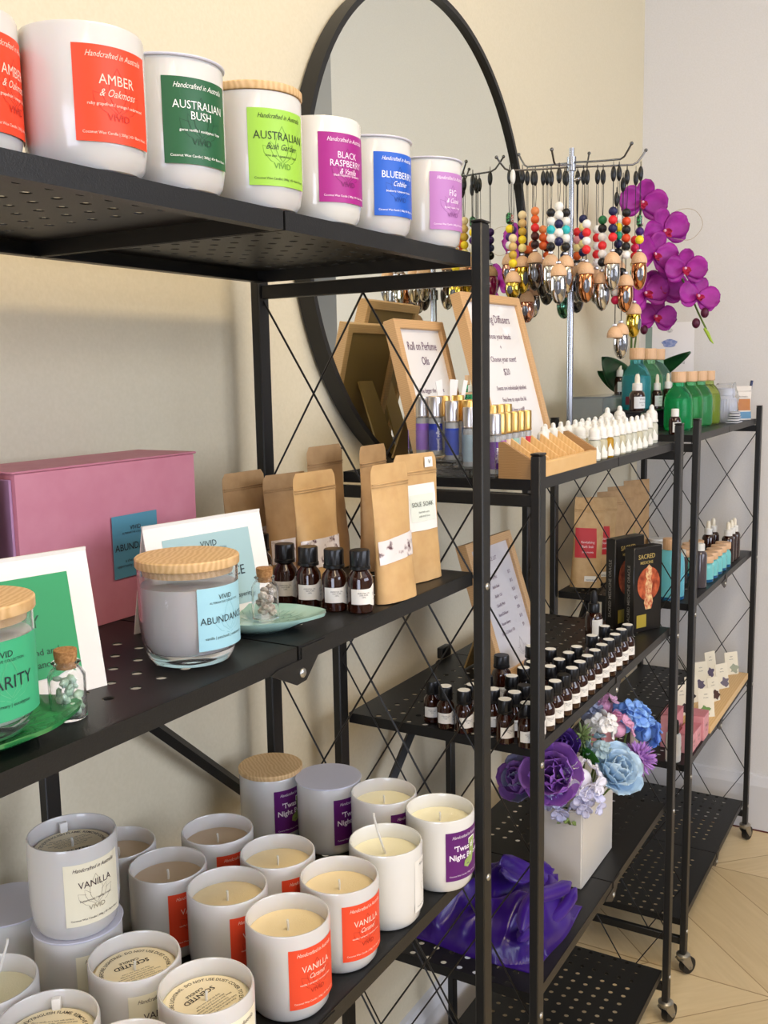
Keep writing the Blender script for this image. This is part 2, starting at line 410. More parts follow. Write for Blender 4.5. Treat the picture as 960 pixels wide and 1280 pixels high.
def unit(x0, y0, tiers, label, wheels=True, brace=0, wzr=0.0):
    t = thing('shelving_unit', label, 'shelf', (x0, y0, 0), wzr, 'black folding shelving units')
    top = tiers[-1] + .032; base = .053
    def post(u, v, nm='post', z0=base, z1=top, w_=PU, d_=PV, capped=True):
        p = new_obj(nm, cached(('post', z0, z1, w_, d_), lambda: box_me(0, w_, 0, d_, z0, z1, m_black, .0015, 1)), t, (u, v, 0))
        if capped: new_obj('end_cap', cached(('cap', z1, w_, d_), lambda: box_me(-.0004, w_ + .0004, -.0004, d_ + .0004, z1, z1 + .003, m_blackp, .001, 1)), p)
        return p
    for u in (0, UW - PU):
        for v in (0, UD - PV):
            p = post(u, v)
            if wheels:
                fk, wh = cached('caster', caster)
                c_ = new_obj('caster', fk, p, (PU / 2, PV / 2, 0), (0, 0, -.5 if u == 0 else -.3)); new_obj_w = new_obj('wheel', wh, p, (PU / 2, PV / 2, 0), (0, 0, -.5 if u == 0 else -.3))
            for z in tiers[:-1]:
                if v == 0:
                    pass
    # front screws
    scr = cached('screw', lambda: (lambda bm: (lathe(bm, [(.0042, 0), (.0042, .0012), (.003, .0022), (0.0, .0024)], 14), mesh_from(bm, m_screw, True, 50))[1])(bmesh.new()))
    for z in tiers[:-1]:
        for u in (PU / 2, UW - PU / 2):
            new_obj('screw', scr, t, (u, 0, z - .018), (PI / 2, 0, 0))
    for z in tiers:
        for r_ in (False, True):
            new_obj('shelf_panel', cached(('half', r_), lambda: shelf_half(r_)), t, (0, 0, z))
        # hinge bracket under the middle of the front lip
        def hb():
            bm = bmesh.new(); poly_extrude(bm, [(-.036, -.0155), (.026, -.0155), (.040, -.004), (.032, -.0155), (.008, -.030), (-.004, -.032), (-.030, -.0185)][0:0] or [(-.040, -.0150), (-.004, -.033), (.010, -.032), (.040, -.004), (.040, -.002), (.004, -.002), (.004, -.012), (-.030, -.0125)], 0, .0016, Matrix.Rotation(PI / 2, 4, 'X'))
            return mesh_from(bm, m_black)
        if z == tiers[-1]: continue
        h_ = new_obj('hinge_plate', cached('hinge', hb), t, (UW / 2, PV + .0002, z)); new_obj('hinge_screw', scr, h_, (.004, -.0016, -.024), (PI / 2, 0, 0))
    # end rails
    def rail(z, nm='end_rail'):
        for u in (PU * .25, UW - PU * .75):
            new_obj(nm, cached('rail', lambda: box_me(0, PU * .5, PV, UD - PV, 0, .017, m_black, .001, 1)), t, (u, 0, z))
    rail(tiers[-1] - .0345); rail(.072)
    # wire lattice on both ends
    def lat():
        bm = bmesh.new(); zt = tiers[-1] - .034; zb = .085; y = [PV * .8, UD / 2, UD - PV * .8]; per = .24
        def zz(ys, ph):
            pts = []; z = zt; i = ph; d = 1 if ph == 0 else -1
            pts.append((0, ys[i], z)); 
            while z > zb + 1e-4:
                nx = i + d
                if nx > 2 or nx < 0: d = -d; nx = i + d
                z2 = z - per
                if z2 < zb:
                    f = (z - zb) / per; pts.append((0, ys[i] + (ys[nx] - ys[i]) * f, zb)); break
                pts.append((0, ys[nx], z2)); i = nx; z = z2
            return pts
        for ph, d in ((0, 1), (2, -1)):
            tube(bm, zz(y, ph), .00135, 6)
        # the two that start at the middle
        for sgn in (1, -1):
            pts = [(0, y[1], zt)]; z = zt; i = 1; d = sgn
            while True:
                nx = i + d
                if nx > 2 or nx < 0: d = -d; nx = i + d
                z2 = z - per
                if z2 < zb: f = (z - zb) / per; pts.append((0, y[i] + (y[nx] - y[i]) * f, zb)); break
                pts.append((0, y[nx], z2)); i = nx; z = z2
            tube(bm, [(.003 * 0, p[1], p[2]) for p in pts], .00135, 6)
        return mesh_from(bm, m_wire, True, 60)
    for u in (PU * .5, UW - PU * .5):
        new_obj('wire_lattice', cached(('lat', tiers[-1]), lat), t, (u, 0, 0))
    # folding middle post and diagonal strut at the rear
    zm = tiers[-2] if True else 0
    p = new_obj('middle_post', cached(('mid', zm), lambda: box_me(0, .018, 0, .011, .1, zm - .016, m_black, .001, 1)), t, (UW / 2 - .039, UD - PV - .013, 0))
    new_obj('post_cap', cached('mcap', lambda: box_me(-.004, .030, -.002, .010, 0, .020, m_blackp, .003, 2)), p, (0, .014, zm))
    def strut(a, c): return lambda: tube_me([(a[0], 0, a[1]), (c[0], 0, c[1])], .0085, m_black, 4)
    if brace == 1: new_obj('diagonal_strut', strut((UW / 2 - .03, zm - .016), (UW - .03, zm - .345))(), t, (0, UD + .008, 0))
    if brace == 2: new_obj('diagonal_strut', strut((UW / 2 - .01, zm - .016), (.03, zm - .30))(), t, (0, UD + .008, 0))
    return t
T5 = [.035, .392, .752, 1.112, 1.472]; T4 = [.123, .483, .843, 1.203]
AX, BX, CX = .2903, 1.1563, 2.0615
AY, BY, CY = .4646, .4527, .4619
unit(AX, AY, T5, 'tall black folding metal shelf in the foreground, holding the rows of candles', False, 1)
unit(BX, BY, T4, 'middle black wire-sided metal shelf holding small amber bottles and the white planter', True, 2)
unit(CX, CY, T4, 'farthest black metal shelf by the white wall, with green bottles on top', True, 2)

# ------------------------------------------------------------------ scented candles
JR, JH = .040, .088
def jar_profile(r=JR, h=JH, rb=.0335, wall=.0026, fill=.0695):
    return [(0, .0), (rb - .004, .0), (rb, .0012), (rb + .0035, .006), (r - .0012, .016), (r, .028), (r, h - .002), (r - .0008, h), (r - wall + .0008, h), (r - wall, h - .0015), (r - wall, fill), (0, fill)]
def label_part(parent, r, zc, ang, w, h, hexc, name='label', rough=.45, off=.0003):
    key = ('lab', r, round(w, 4), round(h, 4), hexc, off)
    def mk():
        g = patch2d(w, h, 16, 1); me = mesh2d(g, cyl_map(r, 0, 0, off), M('label_' + hexc[1:], hexc, rough))
        me.polygons.foreach_set('use_smooth', [True] * len(me.polygons)); return me
    return new_obj(name, cached(key, mk), parent, (0, 0, zc), (0, 0, ang))
def letter_part(parent, r, key, lines, hexc, name='lettering', off=.0006):
    def mk(): return mesh2d(join2d(lines), cyl_map(r, 0, 0, off), M('ink_' + hexc[1:], hexc, .5))
    return new_obj(name, cached(('let', key, hexc, round(r, 4)), mk), parent)
def L2(s_, size, x, y, **k): return shift2d(text2d(s_, size, **k), x, y)
BAND = dict(sx=.82, bold=.004)
def brand_label(t, hexc, big, script, small, ang, light='#f6e9e4', dark=None, ink2=None, extra=None):
    dark = dark or '#a3281c'
    lb = label_part(t, JR, .0455, ang, .056, .058, hexc)
    letter_part(lb, JR, ('lotus', hexc), [shift2d(lotus(.0175, .00035), 0, -.001)], dark, 'lotus_emblem', .0005)
    top = [L2('Handcrafted in Australia', .0052, 0, .0232, shear=.45, sx=.8)]
    n = len(big); ys = [.0085] if n == 1 else [.0105, .0035]
    for q, y in zip(big, ys): top.append(L2(q, .0088 if n == 1 else .0078, 0, y, sx=.92))
    top.append(L2(script, .0068, 0, .0006 if n == 1 else -.0030, shear=.5, sx=.8))
    top.append(L2(small, .0027, 0, -.0062, bold=.006)); top.append(L2('Coconut Wax Candle | 300g | 45+ Burn Hours', .0025, 0, -.0235, bold=.004))
    letter_part(lb, JR, ('top', tuple(big), script), top, ink2 or light)
    letter_part(lb, JR, ('vivid',), [L2('VIVID', .0062, 0, -.0138, sx=1.05, bold=.004)], dark, 'brand_lettering', .0007)
    return lb
def wax_me(hexc, z=.070, r=JR - .0027):
    def mk():
        bm = bmesh.new(); lathe(bm, [(0, z), (.006, z + .0001), (.02, z + .0006), (r - .004, z + .0002), (r, z + .0016)], 40)
        return mesh_from(bm, noise_mat('wax_' + hexc[1:], hexc, hexc, 900, .55, bump=.2), True, 60)
    return cached(('wax', hexc, z), mk)
def wick_me(h=.009, bend=0):
    def mk():
        if bend: pts = [(0, 0, 0), (-.004, .002, .012), (-.010, .005, .030), (-.016, .007, .050), (-.0165, .007, .054)]
        else: pts = [(0, 0, 0), (.0004, 0, h * .6), (-.0003, 0, h)]
        return tube_me(pts, .0012 if not bend else .0012, m_white, 6)
    return cached(('wick', h, bend), mk)
def candle(x, y, z, label, top='wax', lab=None, waxc='#e9cfa4', ang=math.radians(256), group='scented candles in white glass jars', jarmat=None, rot=0.0, wickbend=0):
    t = thing('scented_candle', label, 'candle', (x, y, z), 0, group)
    jm = jarmat or m_jar
    new_obj('jar', cached(('jar', jm.name), lambda: lathe_me(jar_profile(), jm, 48)), t)
    if top in ('wax', 'cover'):
        w_ = new_obj('wax', wax_me(waxc), t); new_obj('wick', wick_me(.012, bend=wickbend), t, (0, 0, .0702), (0, 0, rot))
    if top == 'cover':
        cv = new_obj('dust_cover', cached('cover', lambda: lathe_me([(.0022, .0732), (.0345, .0732), (.0345, .0738), (.0022, .0738)], M('cream_card_disc', '#efe2bf', .55), 40)), t, None, (0, 0, rot))
        def ctext():
            G = []
            R = .0285; s_ = 'DO NOT USE DUST COVER TO EXTINGUISH FLAME. REMOVE COVER BEFORE LIGHTING. '
            g = text2d(s_, .0050, bold=.008); xs_ = [v[0] for v in g[0]]; W_ = max(xs_) - min(xs_); k = 2 * PI * R * .985 / W_
            vs = [((R + y) * math.sin(x * k / R), (R + y) * math.cos(x * k / R)) for x, y in g[0]]
            G.append((vs, [q[::-1] for q in g[1]]))
            G.append(L2('SCENTED', .0074, 0, -.0095, bold=.02)); G.append(L2('CANDLE', .0046, 0, -.0155, bold=.015))
            for i, q in enumerate(['Place candle on a heat safe surface', 'Keep away from drafts, children and pets', 'Trim wick before each burn', 'Never leave a burning candle unattended', 'Allow wax to pool to the edge', 'Stop use when wax is low']): G.append(L2(q, .0024, 0, .0175 - .0031 * i, bold=.003))
            return mesh2d(join2d(G), lambda a, b_: (a, b_, .0740), m_ink)
        new_obj('warning_text', cached('ctext', ctext), cv)
        new_obj('pull_tab', cached('tab', lambda: box_me(-.0035, .0035, .0315, .0365, .0737, .0835, m_paper, .0005, 1)), cv)
    elif top == 'lid':
        new_obj('plastic_lid', cached('plid', lambda: lathe_me([(.036, JH - .006), (.0368, JH), (.0412, JH), (.0416, JH + .0008), (.0412, JH + .0016), (0, JH + .0014)], M('frosted_lid_plastic', '#c9c9d6', .35), 48)), t)
    elif top == 'wood':
        new_obj('wooden_lid', cached('wlid', lambda: lathe_me([(.036, JH - .005), (.0365, JH + .0004), (.0405, JH + .0006), (.041, JH + .0014), (.041, JH + .0060), (.0402, JH + .0068), (0, JH + .0068)], m_lidwood, 48)), t, None, (0, 0, .9))
    if lab: lab(t, ang)
    return t
AMB = lambda t, a: brand_label(t, '#f0431f', ['AMBER'], '& Oakmoss', 'ruby grapefruit / orange / cedarwood', a, '#f7cdbb', '#b92a18')
BUSH = lambda t, a: brand_label(t, '#1f5a34', ['AUSTRALIAN', 'BUSH'], '', 'gorse vanilla / eucalyptus / lime', a, '#eff2ea', '#163f25')
GARD = lambda t, a: brand_label(t, '#9acb45', ['AUSTRALIAN'], 'Bush Garden', 'lime zest / spearmint / basil', a, dark='#5e8f26', ink2='#27331a')
RASP = lambda t, a: brand_label(t, '#a01a80', ['BLACK', 'RASPBERRY'], '& Vanilla', 'black raspberry / blueberry', a, '#f7dff0', '#74105c')
BLUE = lambda t, a: brand_label(t, '#1f5cc4', ['BLUEBERRY'], 'Cobbler', 'blueberry / cinnamon / butter', a, '#eef2fb', '#153f8c')
FIG = lambda t, a: brand_label(t, '#b277b6', ['FIG', ], '& Cassis', 'fig leaf / cassis / musk', a, '#f8ecf6', '#7c4083')
VANR = lambda t, a: brand_label(t, '#e84a2a', ['VANILLA'], 'Caramel', 'vanilla / caramel / coconut cream', a, '#f9d9c8', '#b02c18')
VANC = lambda t, a: brand_label(t, '#efe9cf', ['VANILLA'], '', 'buttercream / vanilla / musk', a, dark='#a79c84', ink2='#3a2430')
def TWAS(t, a):
    lb = label_part(t, JR, .0455, a, .056, .058, '#5b1168')
    letter_part(lb, JR, 'twas', [L2('Handcrafted in Australia', .0052, 0, .0225, shear=.45, sx=.8), L2("'Twas the", .0092, 0, .0085, bold=.02), L2('Night Before', .0092, 0, -.0015, bold=.02), L2('Coconut Wax Candle | 300g | 45+ Burn Hours', .0025, 0, -.0235)], '#efe6f0')
    leaf = [(.003, .016), (.013, .017), (.0125, -.001), (.0085, -.012), (.001, -.0165), (-.005, -.0135), (-.004, -.0075), (.002, -.004), (.004, .002)]
    letter_part(lb, JR, 'stock', [(leaf, [tuple(range(len(leaf)))])], '#93a85e', 'green_stocking_picture', .0008)
    cuff = [(.002, .011), (.014, .012), (.0145, .018), (.002, .0175)]
    letter_part(lb, JR, 'cuff', [(cuff, [tuple(range(4))])], '#f1efe6', 'stocking_cuff', .0009)

z1, z2, z3 = T5[4] + .0002, T5[3] + .0002, T5[2] + .0002
GT = 'labelled jar candles along the top shelf'
candle(.4862, .51, z1, 'white jar candle with orange-red AMBER label, unlidded, largest on the top shelf', 'wax', AMB, group=GT, ang=math.radians(258))
candle(.4135, .5455, z1, 'white jar candle with red label cut off by left photo edge, beside AMBER candle', 'wax', AMB, group=GT, ang=math.radians(294))
candle(.5674, .51, z1, 'white jar candle with dark green AUSTRALIAN BUSH label and flat plastic lid', 'lid', BUSH, group=GT)
candle(.6663, .51, z1, 'white jar candle with lime green label and pale wooden lid', 'wood', GARD, group=GT, ang=math.radians(252))
candle(.7585, .51, z1, 'white jar candle with magenta BLACK RASPBERRY label on the top shelf', 'wax', RASP, group=GT, jarmat=m_jarw)
candle(.8508, .51, z1, 'white jar candle with bright blue BLUEBERRY label on the top shelf', 'lid', BLUE, group=GT)
candle(.963, .51, z1, 'white jar candle with pale violet label at the right end of the top shelf', 'lid', FIG, group=GT)
GB = 'jar candles crowded on the lower shelf'
W1, W2, W3 = '#f0dcae', '#cbb497', '#f4eecb'
candle(.6912, .5205, z3, 'jar candle with full orange-red VANILLA label nearest the camera on the lower shelf', 'wax', VANR, W1, group=GB)
candle(.7764, .518, z3, 'jar candle with orange-red VANILLA label right of the frontmost one', 'wax', VANR, W1, group=GB)
candle(.7051, .6045, z3, 'cream-wax jar candle behind the frontmost VANILLA candle, red label cut off', 'wax', VANR, W1, group=GB, ang=math.radians(262))
candle(.787, .603, z3, 'jar candle between the white jar and red-labelled jars, red label edge showing', 'wax', VANR, W1, group=GB, ang=math.radians(262))
candle(.7087, .6865, z3, 'brownish-wax jar candle right of the stacked pair, tall red label edge', 'wax', VANR, W2, group=GB, ang=math.radians(262))
candle(.7963, .6934, z3, 'brownish-wax jar candle in the back row near the wall, red label corner', 'wax', VANR, W2, group=GB, ang=math.radians(258))
candle(.7193, .768, z3, 'jar candle against the wall half hidden behind the stacked pair', 'wax', None, W2, group=GB)
candle(.8636, .5145, z3, 'glossy white jar candle without visible label and a long bent wick', 'wax', lambda t, a: brand_label(t, '#e9e7df', ['LIME'], '', 'lime', math.radians(300), dark='#b9b4a6', ink2='#4a4a4a'), W3, group=GB, jarmat=m_jarw, wickbend=1, rot=.2)
candle(.9619, .4985, z3, "jar candle with purple 'Twas the Night Before label at the shelf corner", 'wax', TWAS, W3, group=GB, jarmat=m_jarw)
candle(.9708, .5795, z3, 'cream-wax jar candle directly behind the purple labelled corner candle', 'wax', TWAS, W3, group=GB, ang=math.radians(262))
candle(.9725, .661, z3, 'jar candle with frosted plastic lid and dark purple label', 'lid', TWAS, group=GB, ang=math.radians(262))
candle(.958, .7405, z3, 'jar candle with pale wooden lid and purple label edge near the wall', 'wood', TWAS, group=GB, ang=math.radians(262))
candle(.588, .687, z3, 'lidded jar candle at the bottom of the stacked pair', 'lid', VANC, group=GB, ang=math.radians(264))
candle(.585, .684, z3 + JH + .0018, 'cream-labelled VANILLA jar candle standing on top of another jar', 'cover', VANC, '#b9a890', group=GB, rot=-.5)
candle(.574, .768, z3, 'jar candle with flat lid at the far left behind the stacked pair', 'lid', None, group=GB)
candle(.5726, .5998, z3, 'jar candle with round dust cover card, just in front of the stacked pair', 'cover', VANC, W1, group=GB, ang=math.radians(256), rot=2.7)
candle(.5704, .5165, z3, 'jar candle with yellowish dust cover card at the bottom edge of the photo', 'cover', VANC, W3, group=GB, ang=math.radians(256), rot=3.0)
candle(.4753, .5975, z3, 'jar candle with dust cover card in the bottom left corner', 'cover', VANC, W3, group=GB, rot=-.9)
candle(.4864, .6825, z3, 'cream-wax jar candle at the left photo edge with long leaning wick', 'wax', None, W3, group=GB, wickbend=1, rot=2.6)
candle(.478, .515, z3, 'jar candle mostly below the frame between the two dust-covered ones', 'wax', None, W1, group=GB)

# ------------------------------------------------------------------ middle shelf of the near unit
def flat_map(x0, y0, z0, ux, uy, uz, vx=0, vy=0, vz=1, off=(0, 0, 0)):
    return lambda a, b_: (x0 + a * ux + b_ * vx + off[0], y0 + a * uy + b_ * vy + off[1], z0 + a * uz + b_ * vz + off[2])
def front_map(y, zc=0, xc=0): return lambda a, b_: (xc + a, y, zc + b_)
def rect2d(w, h, cx=0, cy=0):
    return [(cx - w / 2, cy - h / 2), (cx + w / 2, cy - h / 2), (cx + w / 2, cy + h / 2), (cx - w / 2, cy + h / 2)], [(0, 1, 2, 3)]
# pink gift boxes
m_pink = noise_mat('pink_card_box', '#cf8292', '#d48a99', 40, .55)
m_pinkd = M('pink_card_inside', '#b98cae', .6)
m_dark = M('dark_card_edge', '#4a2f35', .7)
def gift_box(x0, x1, y0, y1, h, label):
    t = thing('gift_box', label, 'box', ((x0 + x1) / 2, (y0 + y1) / 2, z2), 0, 'pink card gift boxes at the back of the shelf')
    w_, d_ = x1 - x0, y1 - y0
    new_obj('box_body', box_me(-w_ / 2 + .003, w_ / 2 - .003, -d_ / 2, d_ / 2, 0, h - .0015, m_pink, .0015), t)
    new_obj('lid_flap', box_me(-w_ / 2, w_ / 2, -d_ / 2 - .0012, d_ / 2, h - .0014, h + .0008, m_pink, .0008, 1), t)
    for s_ in (-1, 1):
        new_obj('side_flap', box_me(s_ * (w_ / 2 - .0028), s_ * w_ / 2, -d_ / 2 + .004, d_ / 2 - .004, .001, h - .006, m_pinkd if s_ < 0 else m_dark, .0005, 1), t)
    return t, w_, d_
tb, w_, d_ = gift_box(.547, .778, .684, .765, .152, 'large pink gift box with blue-grey ABUNDANCE label leaning card in front')
lb = new_obj('label', mesh2d(rect2d(.060, .060), front_map(-d_ / 2 - .0016, .070, .022), M('teal_blue_label', '#5595a8', .45)), tb)
new_obj('lettering', mesh2d(join2d([L2('VIVID', .0060, 0, .017), L2('ALTERNATIVE COLLECTION', .0028, 0, .0125), L2('ABUNDANCE', .0095, 0, -.001, sx=.95), L2('a chest for wealth', .0042, 0, -.014), L2('opportunity, growth, abundance', .0040, 0, -.0185)]), front_map(-d_ / 2 - .0020, .070, .022), m_ink), lb)
gift_box(.304, .532, .684, .765, .152, 'pink gift box cut off by the left edge of the photo')
# tent cards
def tent_card(x, y, rz, w_, h, hexc, label, lines, txtc='#24343a', lean=.20):
    t = thing('tent_card', label, 'card', (x, y, z2), rz, 'white folded tent cards')
    d_ = h * math.tan(lean); th = .0006
    bm = bmesh.new()
    for s_ in (-1, 1):
        a = [bm.verts.new(p) for p in ((-w_ / 2, s_ * d_, 0), (w_ / 2, s_ * d_, 0), (w_ / 2, 0, h), (-w_ / 2, 0, h))]
        b_ = [bm.verts.new((v.co.x, v.co.y - s_ * th * 2, v.co.z)) for v in a]
        bm.faces.new(a); bm.faces.new(b_[::-1])
        for i in range(4): bm.faces.new((a[i], a[(i + 1) % 4], b_[(i + 1) % 4], b_[i]))
    new_obj('folded_card', mesh_from(bm, m_paper), t)
    L = math.hypot(d_, h); cy, sy = d_ / L, h / L
    fm = lambda o_: (lambda a, b_: (a, -d_ + (b_ + L / 2) * cy - o_ * sy, (b_ + L / 2) * sy + o_ * cy))
    p = new_obj('printed_panel', mesh2d(rect2d(w_ * .74, L * .70), fm(.0004), M('panel_' + hexc[1:], hexc, .5)), t)
    new_obj('lettering', mesh2d(join2d(lines), fm(.0008), M('ink_' + txtc[1:], txtc, .5)), p)
    return t
tent_card(.6915, .602, math.radians(-10), .138, .100, '#a3c3c7', 'white tent card with pale blue ABUNDANCE panel behind the wooden-lidded candle',
    [L2('VIVID', .0080, 0, .026), L2('ALTERNATIVE COLLECTION', .0032, 0, .0205), L2('ABUNDANCE', .0130, 0, -.004, sx=.95), L2('to attract wealth and prosperity', .0062, .002, -.027)])
tent_card(.447, .582, math.radians(-14), .138, .104, '#2a9a5e', 'white tent card with bright green CLARITY panel at the left edge',
    [L2('VIVID', .0080, 0, .026), L2('CLARITY', .0130, 0, .004, sx=.95), L2('for clear mind and', .0070, .010, -.018), L2('inner balance', .0070, .012, -.027)], '#12452c')
# big candles with wooden lids in clear footed glass
def big_candle(x, y, z, label, labc, txt, wax, panelonly=None, ang=260):
    t = thing('scented_candle', label, 'candle', (x, y, z), 0, 'large wooden-lidded candles in clear glass')
    r = .0405; h = .0785
    prof = [(0, 0), (.029, 0), (.0315, .001), (.035, .006), (.039, .018), (r, .034), (r, h), (r - .0016, h), (r - .0016, .034), (.0375, .018), (.034, .011), (0, .010)]
    new_obj('glass_jar', lathe_me(prof, m_glass, 48), t)
    new_obj('wax', lathe_me([(0, .0103), (.0335, .0113), (.0373, .018), (r - .0019, .034), (r - .0019, .064), (r - .004, .0645), (0, .0642)], M(wax[0], wax[1], .45, coat=.5, sss=.1), 48), t)
    new_obj('wooden_lid', lathe_me([(.036, h - .006), (.037, h + .0003), (.0415, h + .0004), (.042, h + .0012), (.042, h + .0070), (.041, h + .0080), (0, h + .0080)], m_lidwood, 56), t, None, (0, 0, .5))
    a = math.radians(ang); lb = label_part(t, r, .0405, a, .050 if not panelonly else .070, .050, labc)
    letter_part(lb, r, txt[0], [L2('VIVID', .0056, 0, .0165), L2('ALTERNATIVE COLLECTION', .0024, 0, .0125), L2(txt[0], .0080 if not panelonly else .0115, 0, -.0015, sx=.95), L2(txt[1], .0032, 0, -.0155)], '#1f2d33')
    letter_part(lb, r, 'hand' + txt[0], [shift2d(lotus(.016, .0003), .004, -.002)], '#7fb7c4' if not panelonly else '#63b98b', 'line_drawing', .0005)
    return t
big_candle(.5935, .536, z2, 'pale grey candle with round wooden lid and light blue ABUNDANCE label', '#9fd0de', ('ABUNDANCE', 'vanilla | patchouli | cedarwood'), ('grey_white_wax', '#c6c3c3'), ang=266)
big_candle(.3835, .532, z2 + .0075, 'wooden-lidded candle with green CLARITY label standing on the green leaf dish', '#3fae7d', ('CLARITY', 'sage | rosemary | eucalyptus'), ('white_wax', '#d9dcd6'), True, ang=262)
# small cork bottles
def cork_bottle(x, y, z, label, stones):
    t = thing('cork_bottle', label, 'bottle', (x, y, z), 0, 'tiny corked glass bottles of stone chips')
    R = .0125
    new_obj('glass', cached('corkglass', lambda: lathe_me([(0, 0), (R - .001, 0), (R, .001), (R, .030), (.0105, .0335), (.0085, .0355), (.0085, .0375), (.0100, .0390), (.0085, .0400), (.0070, .0400), (.0070, .0355), (.0092, .0325), (R - .0014, .029), (R - .0014, .002), (0, .002)], M('bottle_glass', '#ffffff', .02, 0, .98, ior=1.2), 28)), t)
    new_obj('cork', cached('cork', lambda: lathe_me([(0, .0345), (.0064, .0345), (.0078, .0445), (.0078, .0475), (.0074, .048), (0, .048)], m_cork, 24)), t)
    rnd = random.Random(len(label)); bm = bmesh.new()
    for i in range(26):
        a = rnd.random() * 2 * PI; q = (rnd.random() ** .5) * .0078; zz = .0045 + .0245 * i / 26
        n0 = len(bm.verts); g = bmesh.ops.create_icosphere(bm, subdivisions=1, radius=.0030 + rnd.random() * .0010)
        Mx = Matrix.Translation((q * math.cos(a), q * math.sin(a), zz)) @ Matrix.Rotation(rnd.random() * 3, 4, 'X') @ Matrix.Rotation(rnd.random() * 3, 4, 'Y') @ Matrix.Diagonal((1.25, 1, .62 if stones[2] else .9, 1))
        for v in g['verts']: v.co = Mx @ v.co
    o = new_obj('stone_chips', mesh_from(bm, noise_mat(stones[0], stones[1][0], stones[1][1], 160, .35), True, 60 if stones[2] else 20), t); o['kind'] = 'stuff'
cork_bottle(.446, .516, z2, 'tiny corked bottle of pale green stone chips beside the green dish', ('green_stones', ('#86ad93', '#c3dcc8'), True))
cork_bottle(.7067, .5452, z2 + .0066, 'tiny corked bottle of clear and brownish stone chips on the pale teal dish', ('clear_stones', ('#a08a78', '#d6d0c4'), False))
# leaf-shaped glazed dishes
def leaf_dish(x, y, rz, L, Wd, c1, c2, label):
    t = thing('leaf_dish', label, 'dish', (x, y, z2), rz, 'glazed leaf-shaped dishes')
    n, mr = 72, 9; bm = bmesh.new()
    def R_(a):
        lob = 1 + .07 * abs(math.sin(a * 2.5)) ** .6
        tip = .22 * max(0, math.cos(a)) ** 14
        return lob + tip
    def surf(a, f, bot=False):
        rr = R_(a) * f; z = .0052 * f ** 3 + (.0048 if not bot else 0.0) + (.006 * max(0, f - .8) * 5 * .6)
        if not bot: z += .0004 * math.sin(a * 22) * (1 if .3 < f < .85 else 0)
        return (L / 2 * rr * math.cos(a), Wd / 2 * rr * math.sin(a), z)
    top = [[bm.verts.new(surf(2 * PI * i / n, (j + .001) / mr)) for i in range(n)] for j in range(1, mr + 1)]
    c = bm.verts.new((0, 0, .0048)); cb = bm.verts.new((0, 0, 0))
    foot = [bm.verts.new((L * .30 * math.cos(2 * PI * i / n), Wd * .30 * math.sin(2 * PI * i / n), 0)) for i in range(n)]
    und = [bm.verts.new((top[-1][i].co.x * .985, top[-1][i].co.y * .985, top[-1][i].co.z - .0032)) for i in range(n)]
    for i in range(n):
        j = (i + 1) % n; bm.faces.new((c, top[0][i], top[0][j]))
        for k in range(mr - 1): bm.faces.new((top[k][i], top[k + 1][i], top[k + 1][j], top[k][j]))
        bm.faces.new((top[-1][i], und[i], und[j], top[-1][j])); bm.faces.new((und[i], foot[i], foot[j], und[j])); bm.faces.new((foot[i], cb, foot[j]))
    m_ = M('glaze_' + c1[1:], c1, .14, coat=.8)
    new_obj('dish', mesh_from(bm, m_, True, 50), t)
    # pressed petal pattern in the well
    G = []
    for k in range(5):
        a = (k - 2) * .62
        for q in (.34, .46, .58): 
            arc = [(q * L / 2 * math.cos(a) + .13 * q * L * math.cos(a + b2) , q * Wd / 2 * math.sin(a) + .13 * q * Wd * math.sin(a + b2)) for b2 in [i * .35 - 1.6 for i in range(10)]]
            G.append(stroke2d(arc, .0007))
    for k in range(40):
        a = 2 * PI * k / 40; G.append(stroke2d([(.70 * L / 2 * math.cos(a), .70 * Wd / 2 * math.sin(a)), (.84 * L / 2 * math.cos(a), .84 * Wd / 2 * math.sin(a))], .0007))
    def fm(a, b_):
        f = math.hypot(a / (L / 2), b_ / (Wd / 2)); return (a, b_, .0048 + .0052 * f ** 3 + (.018 * max(0, f - .8)) + .00055)
    new_obj('pressed_pattern', mesh2d(join2d(G), fm, M('glaze_' + c2[1:], c2, .2, coat=.8)), t)
leaf_dish(.694, .548, -.95, .106, .080, '#9fc4b8', '#7ea79a', 'pale teal glazed leaf dish under the tiny bottle beside the big candle')
leaf_dish(.379, .534, -.35, .120, .098, '#2f8a4c', '#256f3e', 'green glazed leaf dish under the CLARITY candle at the left edge')
